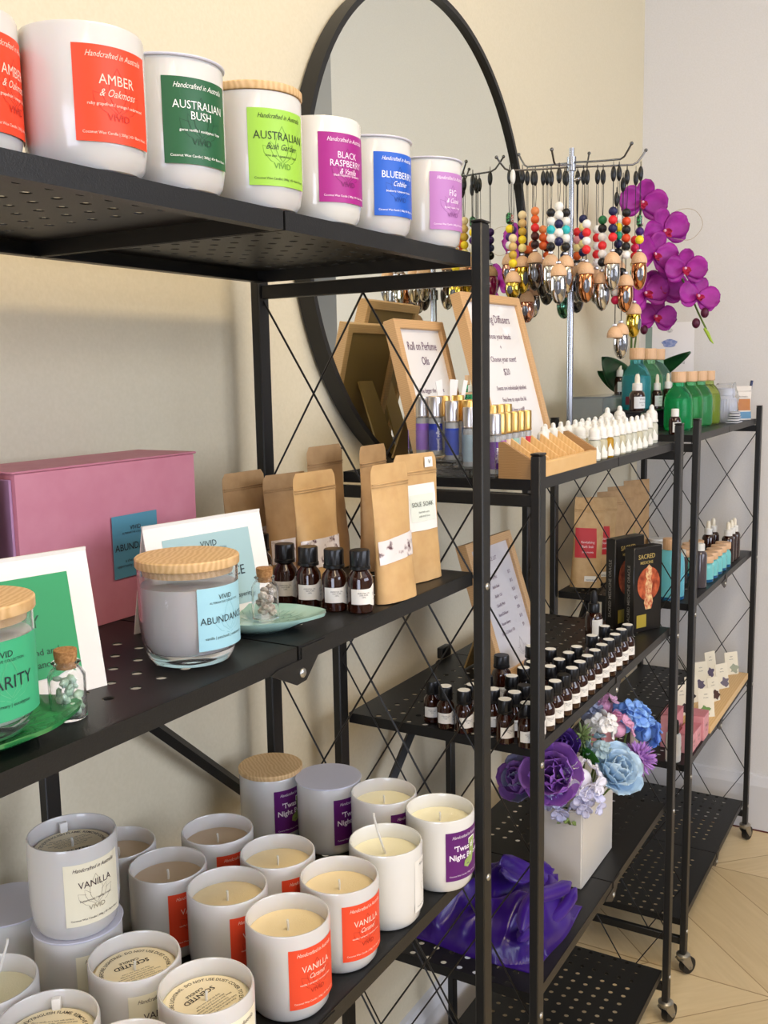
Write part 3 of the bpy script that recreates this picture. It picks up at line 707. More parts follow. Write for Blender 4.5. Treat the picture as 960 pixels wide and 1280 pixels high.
# amber essential oil bottles
def amber_bottle(x, y, z, label, group, r=.0125, h=.061, white_top=False, lab='wave', ang=258, capless=False):
    t = thing('amber_bottle', label, 'bottle', (x, y, z), 0, group)
    s_ = r / .0125; hb = h - .023
    new_obj('glass', cached(('ambg', r, h), lambda: lathe_me([(0, 0), (r - .001, 0), (r, .0012), (r, hb - .006), (r * .92, hb - .002), (r * .62, hb + .003), (r * .58, hb + .006), (0, hb + .006)], m_amber, 24)), t)
    def cap():
        bm = bmesh.new(); rc = r * .80; n = 32
        prof = [(rc * 1.06, hb + .0045), (rc * 1.06, hb + .0075), (rc, hb + .008), (rc, h - .0012), (rc * .92, h), (0, h)]
        lathe(bm, prof, n)
        for v in bm.verts:
            q = math.hypot(v.co.x, v.co.y)
            if abs(q - rc) < 1e-5:
                i = round(math.atan2(v.co.y, v.co.x) / (2 * PI / n))
                if i % 2: v.co.x *= .95; v.co.y *= .95
        return mesh_from(bm, m_blackp, True, 30)
    c_ = new_obj('cap', cached(('ambcap', r, h), cap), t)
    if white_top: new_obj('cap_sticker', cached(('capst', r, h), lambda: lathe_me([(0, h + .0001), (r * .70, h + .0001), (r * .70, h + .0004), (0, h + .0005)], M('white_sticker', '#f0eee4', .5), 20)), c_)
    def lm():
        n = 22; W_ = r * 3.0; g = []; f = []
        for i in range(n + 1):
            u = i / n; xx = (u - .5) * W_
            top = .0065 + (.0045 * math.exp(-((u - .68) / .10) ** 2) if lab == 'wave' else .0035 * (1 if u > .55 else math.sin(u / .55 * PI / 2) ** 6))
            bot = -.0085 - (.0030 * max(0, math.sin((u - .5) * 2 * PI)) if u > .5 else 0)
            g += [(xx, bot), (xx, top)]
        f = [(2 * i, 2 * i + 2, 2 * i + 3, 2 * i + 1) for i in range(n)]
        return mesh2d((g, f), cyl_map(r, 0, 0, .0003), M('white_bottle_label', '#e8e5dd', .5))
    lb = new_obj('label', cached(('amblab', r, lab), lm), t, (0, 0, hb * .47), (0, 0, math.radians(ang)))
    def tm():
        return mesh2d(join2d([L2('ESSENTIAL OIL', .0018, -.006, .0025), L2('100% PURE', .0018, -.006, .0005), L2('10ML', .0018, -.006, -.0015), L2('VIVID', .0022, .008, -.0045), shift2d(lotus(.0042, .0002), .008, .0015)]), cyl_map(r, 0, 0, .0005), m_ink)
    new_obj('lettering', cached(('amblt', r), tm), lb)
    return t
for i, (x, y) in enumerate([(.8286, .6439), (.7896, .5825), (.7861, .5515), (.7865, .5212), (.7915, .4945)]):
    amber_bottle(x, y, z2, 'small amber bottle with ribbed black cap before the kraft pouches, %s from the left' % ORD[i], 'amber bottles in front of the kraft pouches', ang=238 + 4 * i)
# stand-up kraft pouches
def pouch(x, y, z, rz, w_, h, label, group, mat=None, win=None, lean=0.0, rounded=True, panel=None, thick=.030, cat='pouch', roll=0.0):
    mat = mat or m_kraft; t = thing('kraft_pouch', label, cat, (x, y, z), rz, group); t.rotation_euler = (lean, roll, rz); t.location.z += thick / 2 * math.sin(abs(lean)) + .0001 + w_ / 2 * math.sin(abs(roll))
    nz, nx = 22, 14
    rnd = random.Random(int(x * 1e4) + int(y * 1e4)); ph = rnd.random() * 6
    def hw(f): 
        k = 1 - .05 * math.sin(PI * min(1, f * 1.2)) 
        if rounded and f > .93: k *= 1 - .14 * ((f - .93) / .07) ** 2
        return w_ / 2 * k
    def th(f): return max(.0006, thick / 2 * (1 - min(1, f / .80)) ** .65) if f < .8 else .0006
    def srf(u, f, s_):
        e = (1 - abs(u) ** 2.4) ** .5 if abs(u) < 1 else 0
        b_ = th(f) * (.12 + .88 * e); wr = .0010 * math.sin(7 * f + 5 * u + ph) * e * (1 if f < .8 else .3) + .0007 * math.sin(19 * f * (1 + .2 * u) + ph * 2) * e * (f < .8)
        return (hw(f) * u, s_ * (b_ + abs(wr)) , f * h + (0 if f > 0 else 0))
    bm = bmesh.new(); G = {}
    for s_ in (-1, 1):
        for j in range(nz + 1):
            for i in range(nx + 1): G[s_, i, j] = bm.verts.new(srf(i / nx * 2 - 1, j / nz, s_))
    for s_ in (-1, 1):
        for j in range(nz):
            for i in range(nx): bm.faces.new((G[s_, i, j], G[s_, i + 1, j], G[s_, i + 1, j + 1], G[s_, i, j + 1]))
    for j in range(nz):
        for i in (0, nx): bm.faces.new((G[-1, i, j], G[1, i, j], G[1, i, j + 1], G[-1, i, j + 1]))
    for i in range(nx):
        for j in (0, nz): bm.faces.new((G[-1, i, j], G[-1, i + 1, j], G[1, i + 1, j], G[1, i, j]))
    new_obj('pouch_body', mesh_from(bm, mat, True, 50), t)
    bm = bmesh.new(); tube(bm, [(-hw(.86) * .97, -.0012, .86 * h), (hw(.86) * .97, -.0012, .86 * h)], .0007, 6); tube(bm, [(-hw(.84) * .97, -.0012, .84 * h), (hw(.84) * .97, -.0012, .84 * h)], .0005, 6)
    new_obj('zip_seal', mesh_from(bm, mat, True), t)
    def fpatch(f0, f1, u0, u1, off, sl=0.0, nu=10, nv=8):
        vs = []; fs = []
        for j in range(nv + 1):
            for i in range(nu + 1):
                u = u0 + (u1 - u0) * i / nu; f = f0 + (f1 - f0) * j / nv + sl * u
                p = srf(u, f, -1); vs.append((p[0], p[1] - off, p[2]))
        for j in range(nv):
            for i in range(nu): a = j * (nu + 1) + i; fs.append((a, a + 1, a + nu + 2, a + nu + 1))
        return vs, fs
    def patch_obj(nm, P, m_, par=t):
        me = bpy.data.meshes.new(nm); me.from_pydata(P[0], [], P[1]); me.materials.append(m_); me.polygons.foreach_set('use_smooth', [True] * len(me.polygons)); return new_obj(nm, me, par)
    fm = lambda off: (lambda a, b_: (lambda p: (p[0], p[1] - off, p[2]))(srf(max(-1, min(1, a / hw(b_ / h))), b_ / h, -1)))
    if win:
        P = patch_obj('clear_window', fpatch(win[0], win[1], -.97, .97, .0006, win[2] if len(win) > 2 else 0), noise_mat('bath_salts', '#5a3a40', '#e4dcda', 85, .22, 6, lo=.36, hi=.46, bump=.5, coat=.6))
    for k, pn in enumerate(panel or []):
        f0, f1, u0, u1, hexc, lines, inkc, nm = pn
        P = patch_obj(nm, fpatch(f0, f1, u0, u1, .0009 + .0004 * k), M('pan_' + hexc[1:], hexc, .5))
        if lines: new_obj('lettering', mesh2d(join2d(lines), fm(.0018 + .0004 * k), M('ink_' + inkc[1:], inkc, .5)), P)
    return t
GP = 'kraft pouches of bath salts'
pouch(.850, .488, z2, math.radians(-8), .060, .139, 'slim kraft pouch of bath salts nearest the shelf corner, window near its base', GP, win=(.30, .47, .02), lean=-.05, thick=.022)
pouch(.850, .582, z2, math.radians(-6), .068, .128, 'kraft pouch with wide top flap standing behind the amber bottles', GP, win=(.22, .45), lean=-.03)
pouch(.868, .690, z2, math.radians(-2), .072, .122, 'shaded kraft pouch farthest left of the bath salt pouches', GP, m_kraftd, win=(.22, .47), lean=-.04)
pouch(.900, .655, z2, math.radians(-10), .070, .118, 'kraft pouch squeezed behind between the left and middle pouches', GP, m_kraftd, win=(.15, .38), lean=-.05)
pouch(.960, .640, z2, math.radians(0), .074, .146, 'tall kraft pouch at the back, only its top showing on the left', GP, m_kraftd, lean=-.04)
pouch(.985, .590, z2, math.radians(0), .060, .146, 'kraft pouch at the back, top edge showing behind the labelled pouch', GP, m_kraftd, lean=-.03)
pouch(.944, .512, z2, math.radians(-12), .072, .141, 'kraft pouch with white SOLE SOAK label and round sticker by the post', GP, lean=-.03, thick=.022,
    panel=[(.40, .76, -.62, .80, '#ebe8e4', None, None, 'white_label'), (.47, .68, -.50, .68, '#dbe2d8', [L2('SOLE SOAK', .0070, .003, .085), L2('foot bath salts', .0030, .003, .0765), L2('with dried rose', .0030, .003, .0720)], '#3a4038', 'green_label_panel'),
           (.885, .965, .38, .76, '#f0efe9', [L2('V', .0070, .021, .1305)], '#2b3b44', 'round_sticker')])

# ------------------------------------------------------------------ top of the middle unit
b1, b2, b3, b4 = [z + .0002 for z in T4[::-1]]
def picture_frame(x, y, z, rz, lean, w_, h, label, lines, group, paper='#f1efec', bar=.0145, dep=.020, strutlen=.6, extra=None, mount=None):
    t = thing('picture_frame', label, 'frame', (x, y, z), rz, group)
    Rm = Matrix.Rotation(-lean, 4, 'X')
    bm = bmesh.new(); zo = dep * math.sin(lean)
    o_ = [(-w_ / 2, 0), (w_ / 2, 0), (w_ / 2, h), (-w_ / 2, h)]; i_ = [(-w_ / 2 + bar, bar), (w_ / 2 - bar, bar), (w_ / 2 - bar, h - bar), (-w_ / 2 + bar, h - bar)]
    V = {}
    for nm, P in (('o', o_), ('i', i_)):
        for k, (a, c) in enumerate(P):
            for s_, yy_ in ((0, 0), (1, dep)): V[nm, k, s_] = bm.verts.new((a, yy_, c))
    for k in range(4):
        j = (k + 1) % 4
        bm.faces.new((V['o', k, 0], V['o', j, 0], V['i', j, 0], V['i', k, 0])); bm.faces.new((V['o', k, 1], V['i', k, 1], V['i', j, 1], V['o', j, 1]))
        bm.faces.new((V['o', k, 0], V['o', k, 1], V['o', j, 1], V['o', j, 0])); bm.faces.new((V['i', k, 0], V['i', j, 0], V['i', j, 1], V['i', k, 1]))
    t.location.z += 0.0
    def lay(o):
        o.rotation_euler = (-lean, 0, 0); o.location = (0, 0, zo); return o
    bmesh.ops.bevel(bm, geom=[e for e in bm.edges], offset=.0008, segments=1, affect='EDGES')
    fr_ = lay(new_obj('wooden_frame', mesh_from(bm, m_frame), t))
    lay(new_obj('backing_board', box_me(-w_ / 2 + bar * .6, w_ / 2 - bar * .6, dep * .55, dep * .75, bar * .6, h - bar * .6, M('brown_backing_board', '#8f7447', .6)), t))
    sh = lay(new_obj('printed_sheet', box_me(-w_ / 2 + bar, w_ / 2 - bar, dep * .30, dep * .34, bar, h - bar, M('printed_sheet' + paper[1:], paper, .25, coat=.7)), t))
    new_obj('lettering', mesh2d(join2d(lines), front_map(dep * .30 - .0004, h / 2), M('grey_plum_ink', '#6a4a63', .6)), sh)
    if extra: new_obj('line_drawing', mesh2d(extra, front_map(dep * .30 - .0006, h / 2), M('grey_ink', '#8a8488', .6)), sh)
    # back strut
    zt_ = h * strutlen; top_ = Rm @ Vector((0, dep * .8, zt_)); ft = Vector((0, top_.y + .045, .0008))
    bm = bmesh.new(); d = ft - top_; n_ = d.cross(Vector((1, 0, 0))).normalized() * .0015
    vs = [bm.verts.new(p + q) for q in (n_, -n_) for p in (top_ + Vector((-.022, 0, 0)), top_ + Vector((.022, 0, 0)), ft + Vector((.028, 0, .0012)), ft + Vector((-.028, 0, .0012)))]
    for f in ((0, 1, 2, 3), (7, 6, 5, 4), (0, 4, 5, 1), (1, 5, 6, 2), (2, 6, 7, 3), (3, 7, 4, 0)): bm.faces.new([vs[i] for i in f])
    new_obj('easel_strut', mesh_from(bm, M('brown_strut_board', '#a3854f', .6)), t)
    return t
GF = 'oak picture frames with printed notices'
picture_frame(1.555, .628, b1, math.radians(266 - 270), math.radians(15.5), .212, .272, 'larger oak frame with notice about diffusers, choose your beads, choose your scent, $20',
    [L2('Hanging Diffusers', 0.0198, .0, .094, sx=.80, bold=.004), L2('Choose your beads', 0.0135, 0, .064, sx=.86, bold=.006), L2('+', 0.0119, 0, .045), L2('Choose your scent!', 0.0135, 0, .024, sx=.86, bold=.006), L2('$20', 0.0165, 0, .002, sx=.9),
     L2('Scents are individually labelled', 0.0106, .004, -.026, sx=.84, bold=.006), L2('Feel free to open the lid', 0.0106, .004, -.046, sx=.84, bold=.006), L2('and have a sniff!', 0.0106, .004, -.064, sx=.84, bold=.006), L2('Need a hand? Just ask?', 0.0106, .004, -.083, sx=.84, bold=.006), L2('we love to help', 0.0106, .004, -.100, sx=.84, bold=.006)], GF)
picture_frame(1.402, .700, b1, math.radians(0), math.radians(14), .166, .223, 'smaller oak frame with a Roll on Perfume Oils notice, close to the mirror',
    [L2('Roll on Perfume', 0.0191, 0, .070, sx=.78, bold=.008), L2('Oils', 0.0191, 0, .046, sx=.78, bold=.008), L2('The bigger the Picture', 0.0108, 0, -.002, sx=.85, bold=.006), L2('list', 0.0108, 0, -.020, sx=.85, bold=.006), L2('1 x Bottle', 0.0132, 0, -.046, sx=.85, bold=.006), L2('2 x Bottles', 0.0132, 0, -.078, sx=.85, bold=.006)], GF)
# roll-on perfumes on a clear stepped stand
m_acr = M('clear_acrylic', '#f6f8f8', .03, 0, .97, ior=1.2)
tst = thing('acrylic_stand', 'clear stepped acrylic stand under the roll-on perfume bottles', 'stand', (1.165, .515, b1), 0)
def steps():
    bm = bmesh.new()
    for (x0_, x1_, y0_, y1_, zz_) in ((0, .16, .002, .038, .003), (0, .16, .038, .063, .012), (0, .16, .063, .092, .020), (0, .16, .092, .130, .026)):
        bx(bm, x0_, x1_, y0_, y1_, zz_ - .0022, zz_)
    for y_, a_, b_ in ((.038, .0008, .0098), (.063, .010, .0178), (.092, .018, .0238), (.128, .0002, .0238)): bx(bm, 0, .16, y_, y_ + .002, a_, b_)
    return mesh_from(bm, m_acr)
new_obj('stepped_shelf', steps(), tst)
new_obj('side_panel', box_me(-.0022, 0, .002, .130, 0, .062, m_acr), tst); new_obj('side_panel', box_me(.16, .1622, .002, .130, 0, .040, m_acr), tst)
m_gold = M('gold_cap', '#dbb56c', .34, 1.0); m_silver = M('silver_cap', '#cfccce', .32, 1.0)
def rollon(x, y, z, capm, labc, label, ang=225, text=None):
    t = thing('perfume_bottle', label, 'bottle', (x, y, z), 0, 'roll-on perfume bottles on the clear stand')
    r = .0092
    new_obj('glass', cached('rollg', lambda: lathe_me([(0, 0), (r - .001, 0), (r, .001), (r, .049), (r - .001, .051), (0, .051)], M('pale_bottle_glass', '#cfd2d4', .08, 0, .5, ior=1.3), 24)), t)
    new_obj('cap', cached(('rollc', capm.name), lambda: lathe_me([(r * .8, .0512), (r * 1.03, .0514), (r * 1.06, .053), (r, .0535), (r, .078), (r * .93, .0792), (0, .0795)], capm, 28)), t)
    lb = label_part(t, r, .025, math.radians(ang), .031, .036, labc)
    if text: 
        g = rot2d(join2d([L2(text, .0058, 0, .0012, bold=.01)]), -PI / 2); new_obj('lettering', mesh2d(g, cyl_map(r, 0, 0, .0006), M('white_ink', '#f0f0f4', .5)), lb)
    return t
zs = lambda y: b1 + (.0034 if y < .553 else .0124 if y < .578 else .0204 if y < .607 else .0264)
R_ = [(1.192, .531, m_silver, '#5b2a86', 'silver-capped roll-on with dark violet MIDNIGHT label right of the front post', 'Midnight'),
 (1.190, .5655, m_silver, '#8fa6b5', 'silver-capped roll-on with grey-blue label just left of the front post', None),
 (1.190, .592, m_silver, '#1f3fae', 'silver-capped roll-on with plain royal blue label', None),
 (1.191, .6175, m_silver, '#1c2f9a', 'silver-capped roll-on with royal blue Midnight Jasmine label', 'Midnight Jasmine'),
 (1.193, .6385, m_silver, '#8d5fc0', 'silver-capped roll-on with lilac label, farthest left on the stand', None),
 (1.213, .6325, m_gold, '#2a3aa0', 'gold-capped roll-on behind the lilac one', None), (1.214, .605, m_gold, '#3450b4', 'gold-capped roll-on between the two left blue bottles', None), (1.214, .579, m_gold, '#7f93aa', 'gold-capped roll-on behind the plain blue one', None),
 (1.237, .628, m_gold, '#c6c0b0', 'gold-capped roll-on in the third column at the back', None), (1.238, .598, m_gold, '#d8cfc0', 'gold-capped roll-on in the third column, middle step', None), (1.262, .618, m_gold, '#d8cfc0', 'tallest-standing gold-capped roll-on before the green bottle', None),
 (1.218, .535, m_gold, '#b071c4', 'gold-capped roll-on with orchid purple label', None), (1.242, .536, m_gold, '#e5c7a8', 'gold-capped roll-on with peach label', None), (1.265, .536, m_gold, '#9fc4b4', 'gold-capped roll-on with mint label', None),
 (1.288, .536, m_gold, '#c9c9cc', 'gold-capped roll-on with pale grey label', None), (1.311, .536, m_gold, '#c3273c', 'gold-capped roll-on with crimson label, last to the right', None),
 (1.262, .566, m_gold, '#c9b58f', 'gold-capped roll-on in second row behind the peach one', None), (1.287, .566, m_gold, '#c9b58f', 'gold-capped roll-on in second row behind the mint one', None), (1.311, .566, m_gold, '#c9b58f', 'gold-capped roll-on at the right end of the second row', None), (1.262, .594, m_gold, '#c9b58f', 'gold-capped roll-on standing highest next to the post', None)]
for x, y, cm_, lc, lb, tx in R_: rollon(x, y, zs(y), cm_, lc, lb, text=tx)
# scent testing strips in a small holder
t = thing('tester_strips', 'bundle of white paper scent strips in a small clear pot behind the perfumes', 'paper', (1.298, .652, b1), 0)
new_obj('clear_pot', lathe_me([(0, 0), (.013, 0), (.014, .045), (.0126, .045), (.0118, .002), (0, .002)], m_acr, 20), t)
for i, (a, b_, c_) in enumerate([(-.012, -.004, .20), (-.006, .004, .10), (.0, -.002, -.02), (.005, .003, -.12), (.009, -.003, -.2)]):
    new_obj('paper_strip', box_me(-.0035, .0035, -.0004, .0004, 0, .125, m_paper), t, (a * .4, b_, .003), (0.02 * i, -c_ * .8, -.5))
# green bottle and black lidded pot behind the perfumes
def green_bottle(x, y, z, label, liquid, group, r=.031, h=.098, caph=.020, red=False, flat=1.0):
    t = thing('glass_bottle', label, 'bottle', (x, y, z), 0, group)
    P = [(0, 0), (r - .004, 0), (r, .004), (r, h * .58), (r * .93, h * .70), (r * .70, h * .82), (r * .45, h * .90), (r * .42, h), (0, h)]
    new_obj('glass', cached(('gb', r, h, liquid), lambda: lathe_me(P, M('tinted_glass' + liquid[1:], liquid, .04, 0, .88, ior=1.2), 36)), t)
    new_obj('liquid', cached(('gl', r, h, liquid), lambda: lathe_me([(0, .003), (r - .006, .003), (r - .003, .006), (r - .003, h * .56), (r * .86, h * .66), (0, h * .66)], M('perfumed_liquid' + liquid[1:], liquid, .1, 0, .60, ior=1.2), 36)), t)
    new_obj('wooden_cap', cached(('gc', r, h, caph), lambda: lathe_me([(r * .46, h - .002), (r * .52, h), (r * .52, h + caph - .001), (r * .50, h + caph), (0, h + caph)], m_capwood, 28)), t)
    if red: new_obj('red_label_patch', mesh2d(patch2d(.022, .018, 8, 1), cyl_map(r, math.radians(170), .020), M('dark_red_patch', '#6a1222', .4)), t)
    return t
green_bottle(1.412, .676, b1, 'small green glass bottle without visible cap behind the perfume stand', '#58d8a4', 'green bottles', r=.021, h=.105, caph=.001)
t = thing('lidded_pot', 'small white pot with black base next to the single green bottle', 'pot', (1.368, .672, b1), 0)
new_obj('pot_body', lathe_me([(0, 0), (.015, 0), (.0155, .002), (.0155, .072), (0, .072)], m_blackp, 24), t); new_obj('lid', lathe_me([(.0162, .072), (.0162, .0885), (.0155, .0895), (0, .0895)], m_white, 24), t)
# bamboo tester rack with sloping slots
t = thing('bamboo_rack', 'empty bamboo rack with sloping slots behind the middle post', 'rack', (1.1715, .466, b1), 0)
RW, RD, HF, HB_ = .247, .050, .016, .047
for x0_ in (0, RW - .006):
    bm = bmesh.new(); poly_extrude(bm, [(0, 0), (RD, 0), (RD, HB_), (RD * .88, HB_ + .001), (0, HF + .006)], x0_, x0_ + .006, Matrix(((0, 0, 1, 0), (1, 0, 0, 0), (0, 1, 0, 0), (0, 0, 0, 1))))
    new_obj('side_panel', mesh_from(bm, wood_mat('rack_wood_side', '#b08a5c', '#9d784c', 160, 'Z', .5, 3)), t)
new_obj('front_bar', box_me(.006, RW - .006, -.002, .008, 0, HF + .004, m_bamboo, .001, 1), t)
bm = bmesh.new(); vs = [(0, .008, .003), (0, RD, .003), (0, RD, HB_ - .014), (0, .008, HF - .010)]
A = [bm.verts.new((.006, p[1], p[2])) for p in vs]; B_ = [bm.verts.new((RW - .006, p[1], p[2])) for p in vs]
bm.faces.new(A); bm.faces.new(B_[::-1])
for i in range(4): bm.faces.new((A[i], A[(i + 1) % 4], B_[(i + 1) % 4], B_[i]))
new_obj('sloping_base', mesh_from(bm, m_bamboo), t)
for k in range(1, 7):
    x_ = RW * k / 7; bm = bmesh.new()
    poly_extrude(bm, [(.008, HF - .008), (RD, HB_ - .012), (RD, HB_ + .002), (.008, HF + .006)], x_ - .0018, x_ + .0018, Matrix(((0, 0, 1, 0), (1, 0, 0, 0), (0, 1, 0, 0), (0, 0, 0, 1))))
    for v in bm.verts: v.co.x += (v.co.z - HF) * .25
    new_obj('divider', mesh_from(bm, m_bamboo), t)
# white dropper bottles
def dropper_small(x, y, label, liq, k=1.0):
    t = thing('dropper_bottle', label, 'bottle', (x, y, b1), 0, 'clear bottles with white nozzle caps'); r = .0098 * k
    liqc = {'c': '#dcdccb', 'y': '#c79a2a', 'p': '#d8d2b4'}[liq]
    new_obj('bottle_body', cached(('db', k, liq), lambda: lathe_me([(0, 0), (r - .001, 0), (r, .001), (r, .028 * k), (r * .85, .031 * k), (r * .6, .033 * k), (0, .033 * k)], M('soft_clear_plastic' + liq, liqc, .18, 0, .30, ior=1.3), 20)), t)
    c_ = new_obj('cap', cached(('dc', k), lambda: lathe_me([(r * .6, .0325 * k), (r * 1.0, .0325 * k), (r * 1.0, .0355 * k), (r * .90, .036 * k), (r * .88, .0450 * k), (r * .74, .0485 * k), (r * .40, .0510 * k), (r * .34, .0565 * k), (r * .15, .0585 * k), (0, .0588 * k)], m_white, 24)), t)
    def lm():
        n = 14; g = []; W_ = r * 2.2
        for i in range(n + 1):
            u = i / n; xx = (u - .5) * W_; tp = .010 - .012 * abs(math.sin((u - .15) * PI * 1.6)) ; g += [(xx, -.011), (xx, tp)]
        return mesh2d((g, [(2 * i, 2 * i + 2, 2 * i + 3, 2 * i + 1) for i in range(n)]), cyl_map(r, 0, 0, .0003), M('cream_bottle_label', '#f0ede2', .5))
    new_obj('label', cached(('dl', k), lm), t, (0, 0, .014 * k), (0, 0, math.radians(268)))
DR = [(1.453 + .0325 * i, .481, 'front') for i in range(9)] + [(1.470 + .033 * i, .510, 'second') for i in range(8)] + [(1.40 + .0335 * i, .540, 'third') for i in range(10)] + [(1.345, .522, 'odd1'), (1.776, .489, 'odd2'), (1.838, .499, 'odd3'), (1.873, .514, 'odd4'), (1.79, .545, 'odd5'), (1.40, .60, 'odd6')]
cnt = {}
for x, y, row in DR:
    cnt[row] = cnt.get(row, 0) + 1; i = cnt[row] - 1
    if row.startswith('odd'):
        lab_ = {'odd1': 'white-capped nozzle bottle poking up above the middle of the bamboo rack', 'odd2': 'white-capped clear bottle, third from the right end of the nozzle bottles', 'odd3': 'larger white-capped bottle of pale liquid, second from the right end', 'odd4': 'white-capped bottle with yellow liquid at the right end beside the posts', 'odd5': 'tall white-capped bottle standing behind the gap near the green bottles', 'odd6': 'white-capped bottle behind the rack near the notice frame foot'}[row]
    else: lab_ = 'white-capped nozzle bottle, %s from the left in the %s row behind the rack' % (ORD[i], row)
    dropper_small(x, y, lab_, 'y' if (row, i) in (('front', 2),) or row == 'odd4' else ('p' if i % 3 == 1 else 'c'), 1.22 if row in ('odd3', 'odd5') or (row, i) == ('third', 9) else 1.0)
# ------------------------------------------------------------------ second shelf of the middle unit: amber oil bottles
GA = 'small amber oil bottles massed on the middle shelf'
rows = {'front': (.4785, [1.178 + .0352 * i for i in range(14)]), 'second': (.5105, [1.179, 1.212, 1.247, 1.282, 1.347, 1.387, 1.428, 1.466, 1.541, 1.609]), 'third': (.5425, [1.211, 1.278, 1.323, 1.356, 1.434]), 'fourth': (.576, [1.188, 1.216, 1.437, 1.262])}
for row, (y, xs) in rows.items():
    for i, x in enumerate(xs):
        wt = not ((row == 'front' and i == 4) or (row == 'second' and i in (2, 3)) or (row == 'fourth' and i == 3))
        amber_bottle(x, y, b2, 'amber oil bottle with %s cap, %s from the left in the %s row' % ('white-topped black' if wt else 'plain black', ORD[i], row), GA, h=.060, white_top=wt, ang=262 if i > 1 or row != 'front' else 246, lab='wave' if i % 3 else 'step')
amber_bottle(1.192, .607, b2, 'amber bottle with white-topped cap leftmost in front of the back corner group', GA, h=.060, white_top=True, ang=236)
amber_bottle(1.206, .6355, b2, 'amber bottle with all-black cap at the far left back of the massed bottles', GA, h=.060, ang=236)
amber_bottle(1.313, .574, b2, 'taller amber bottle with plain black cap in front of the price list frame', GA, r=.0145, h=.078, ang=236)
t = thing('dropper_bottle', 'tall dark dropper bottle with white label between the amber bottles and black boxes', 'bottle', (1.700, .560, b2), 0)
new_obj('glass', lathe_me([(0, 0), (.0145, 0), (.0155, .001), (.0155, .050), (.013, .056), (.008, .060), (0, .060)], m_amber, 28), t)
new_obj('collar', lathe_me([(.0085, .059), (.0105, .060), (.0105, .074), (.0095, .076), (0, .076)], m_blackp, 24), t)
new_obj('rubber_bulb', lathe_me([(.006, .076), (.0065, .080), (.0062, .090), (.0045, .097), (.002, .100), (0, .1005)], M('black_rubber_bulb', '#151517', .5), 20), t)
label_part(t, .0155, .030, math.radians(262), .040, .036, '#e4e1d8')
picture_frame(1.475, .600, b2, math.radians(268.7 - 270), math.radians(17.3), .17, .23, 'oak frame with a price list leaning on the shelf below, behind the posts',
    [L2('PRICE LIST', .0095, 0, .078, sx=.8)] + [g for i, (a, p_) in enumerate([('Body Mist', '$12'), ('Bath Soak', '$15'), ('Roller Oil', '$15'), ('Candle Melt', '$12'), ('Reed Diffuser', '$35'), ('Room Spray', '$18'), ('Room Diffuser Oil', '$9')]) for g in (L2(a, .0075, -.012, .048 - .0155 * i, sx=.85), L2(p_, .0080, .048, .048 - .0155 * i, sx=.85))], GF, paper='#d5d1d3', extra=shift2d(lotus(.017, .0006), .02, -.078))
# boxed card decks
m_bbox = M('black_printed_box', '#17130f', .35, coat=.3)
def deck(x, y, rz, w_, d_, h, label):
    t = thing('card_deck_box', label, 'box', (x, y, b2), rz, 'black illustrated card deck boxes')
    new_obj('box_body', box_me(0, w_, 0, d_, 0, h, m_bbox, .0012, 1), t)
    F = front_map(-.0004, 0, 0)
    new_obj('title_lettering', mesh2d(join2d([L2('SACRED', .0125, w_ * .44, h * .885, bold=.01), L2('MEDICINE', .0078, w_ * .44, h * .815, bold=.01), L2('ORACLE', .0048, w_ * .5, h * .74)]), F, M('gold_ink', '#b09a5a', .4)), t)
    n = 26; cx_, cz_, rr = w_ * .52, h * .56, w_ * .40
    disc = ([(cx_ + rr * math.cos(2 * PI * i / n) * (1 - .0 * i), cz_ + rr * 1.05 * math.sin(2 * PI * i / n)) for i in range(n)], [tuple(range(n))])
    new_obj('round_picture', mesh2d(disc, front_map(-.0005), noise_mat('orange_swirl_print', '#7e2f18', '#c8643c', 70, .4, 5)), t)
    fig = [(cx_ + a * w_, cz_ + b_ * h) for a, b_ in [(-.10, -.30), (.10, -.30), (.16, -.22), (.10, -.10), (.13, 0), (.06, .06), (.12, .10), (.10, .19), (0, .23), (-.10, .19), (-.12, .10), (-.06, .06), (-.13, 0), (-.10, -.10), (-.16, -.22)]]
    new_obj('figure_picture', mesh2d((fig, [tuple(range(len(fig)))]), front_map(-.0007), noise_mat('pale_figure_print', '#b5452c', '#e6c891', 130, .4, 5)), t)
    new_obj('yellow_panel', mesh2d(rect2d(w_ * .34, h * .15, w_ * .28, h * .13), front_map(-.0006), M('ochre_panel', '#a89433', .5)), t)
    g = rot2d(text2d('SACRED MEDICINE ORACLE', .0090, bold=.01), PI / 2)
    new_obj('spine_lettering', mesh2d(g, lambda a, b_: (-.0004, d_ / 2 - a, h * .45 + b_), M('grey_ink_light', '#8f8a80', .5)), t)
deck(1.797, .515, math.radians(-26), .078, .024, .164, 'front black card deck box with SACRED title and orange figure picture')
deck(1.812, .556, math.radians(-20), .092, .022, .176, 'larger black card deck box standing behind the front one')

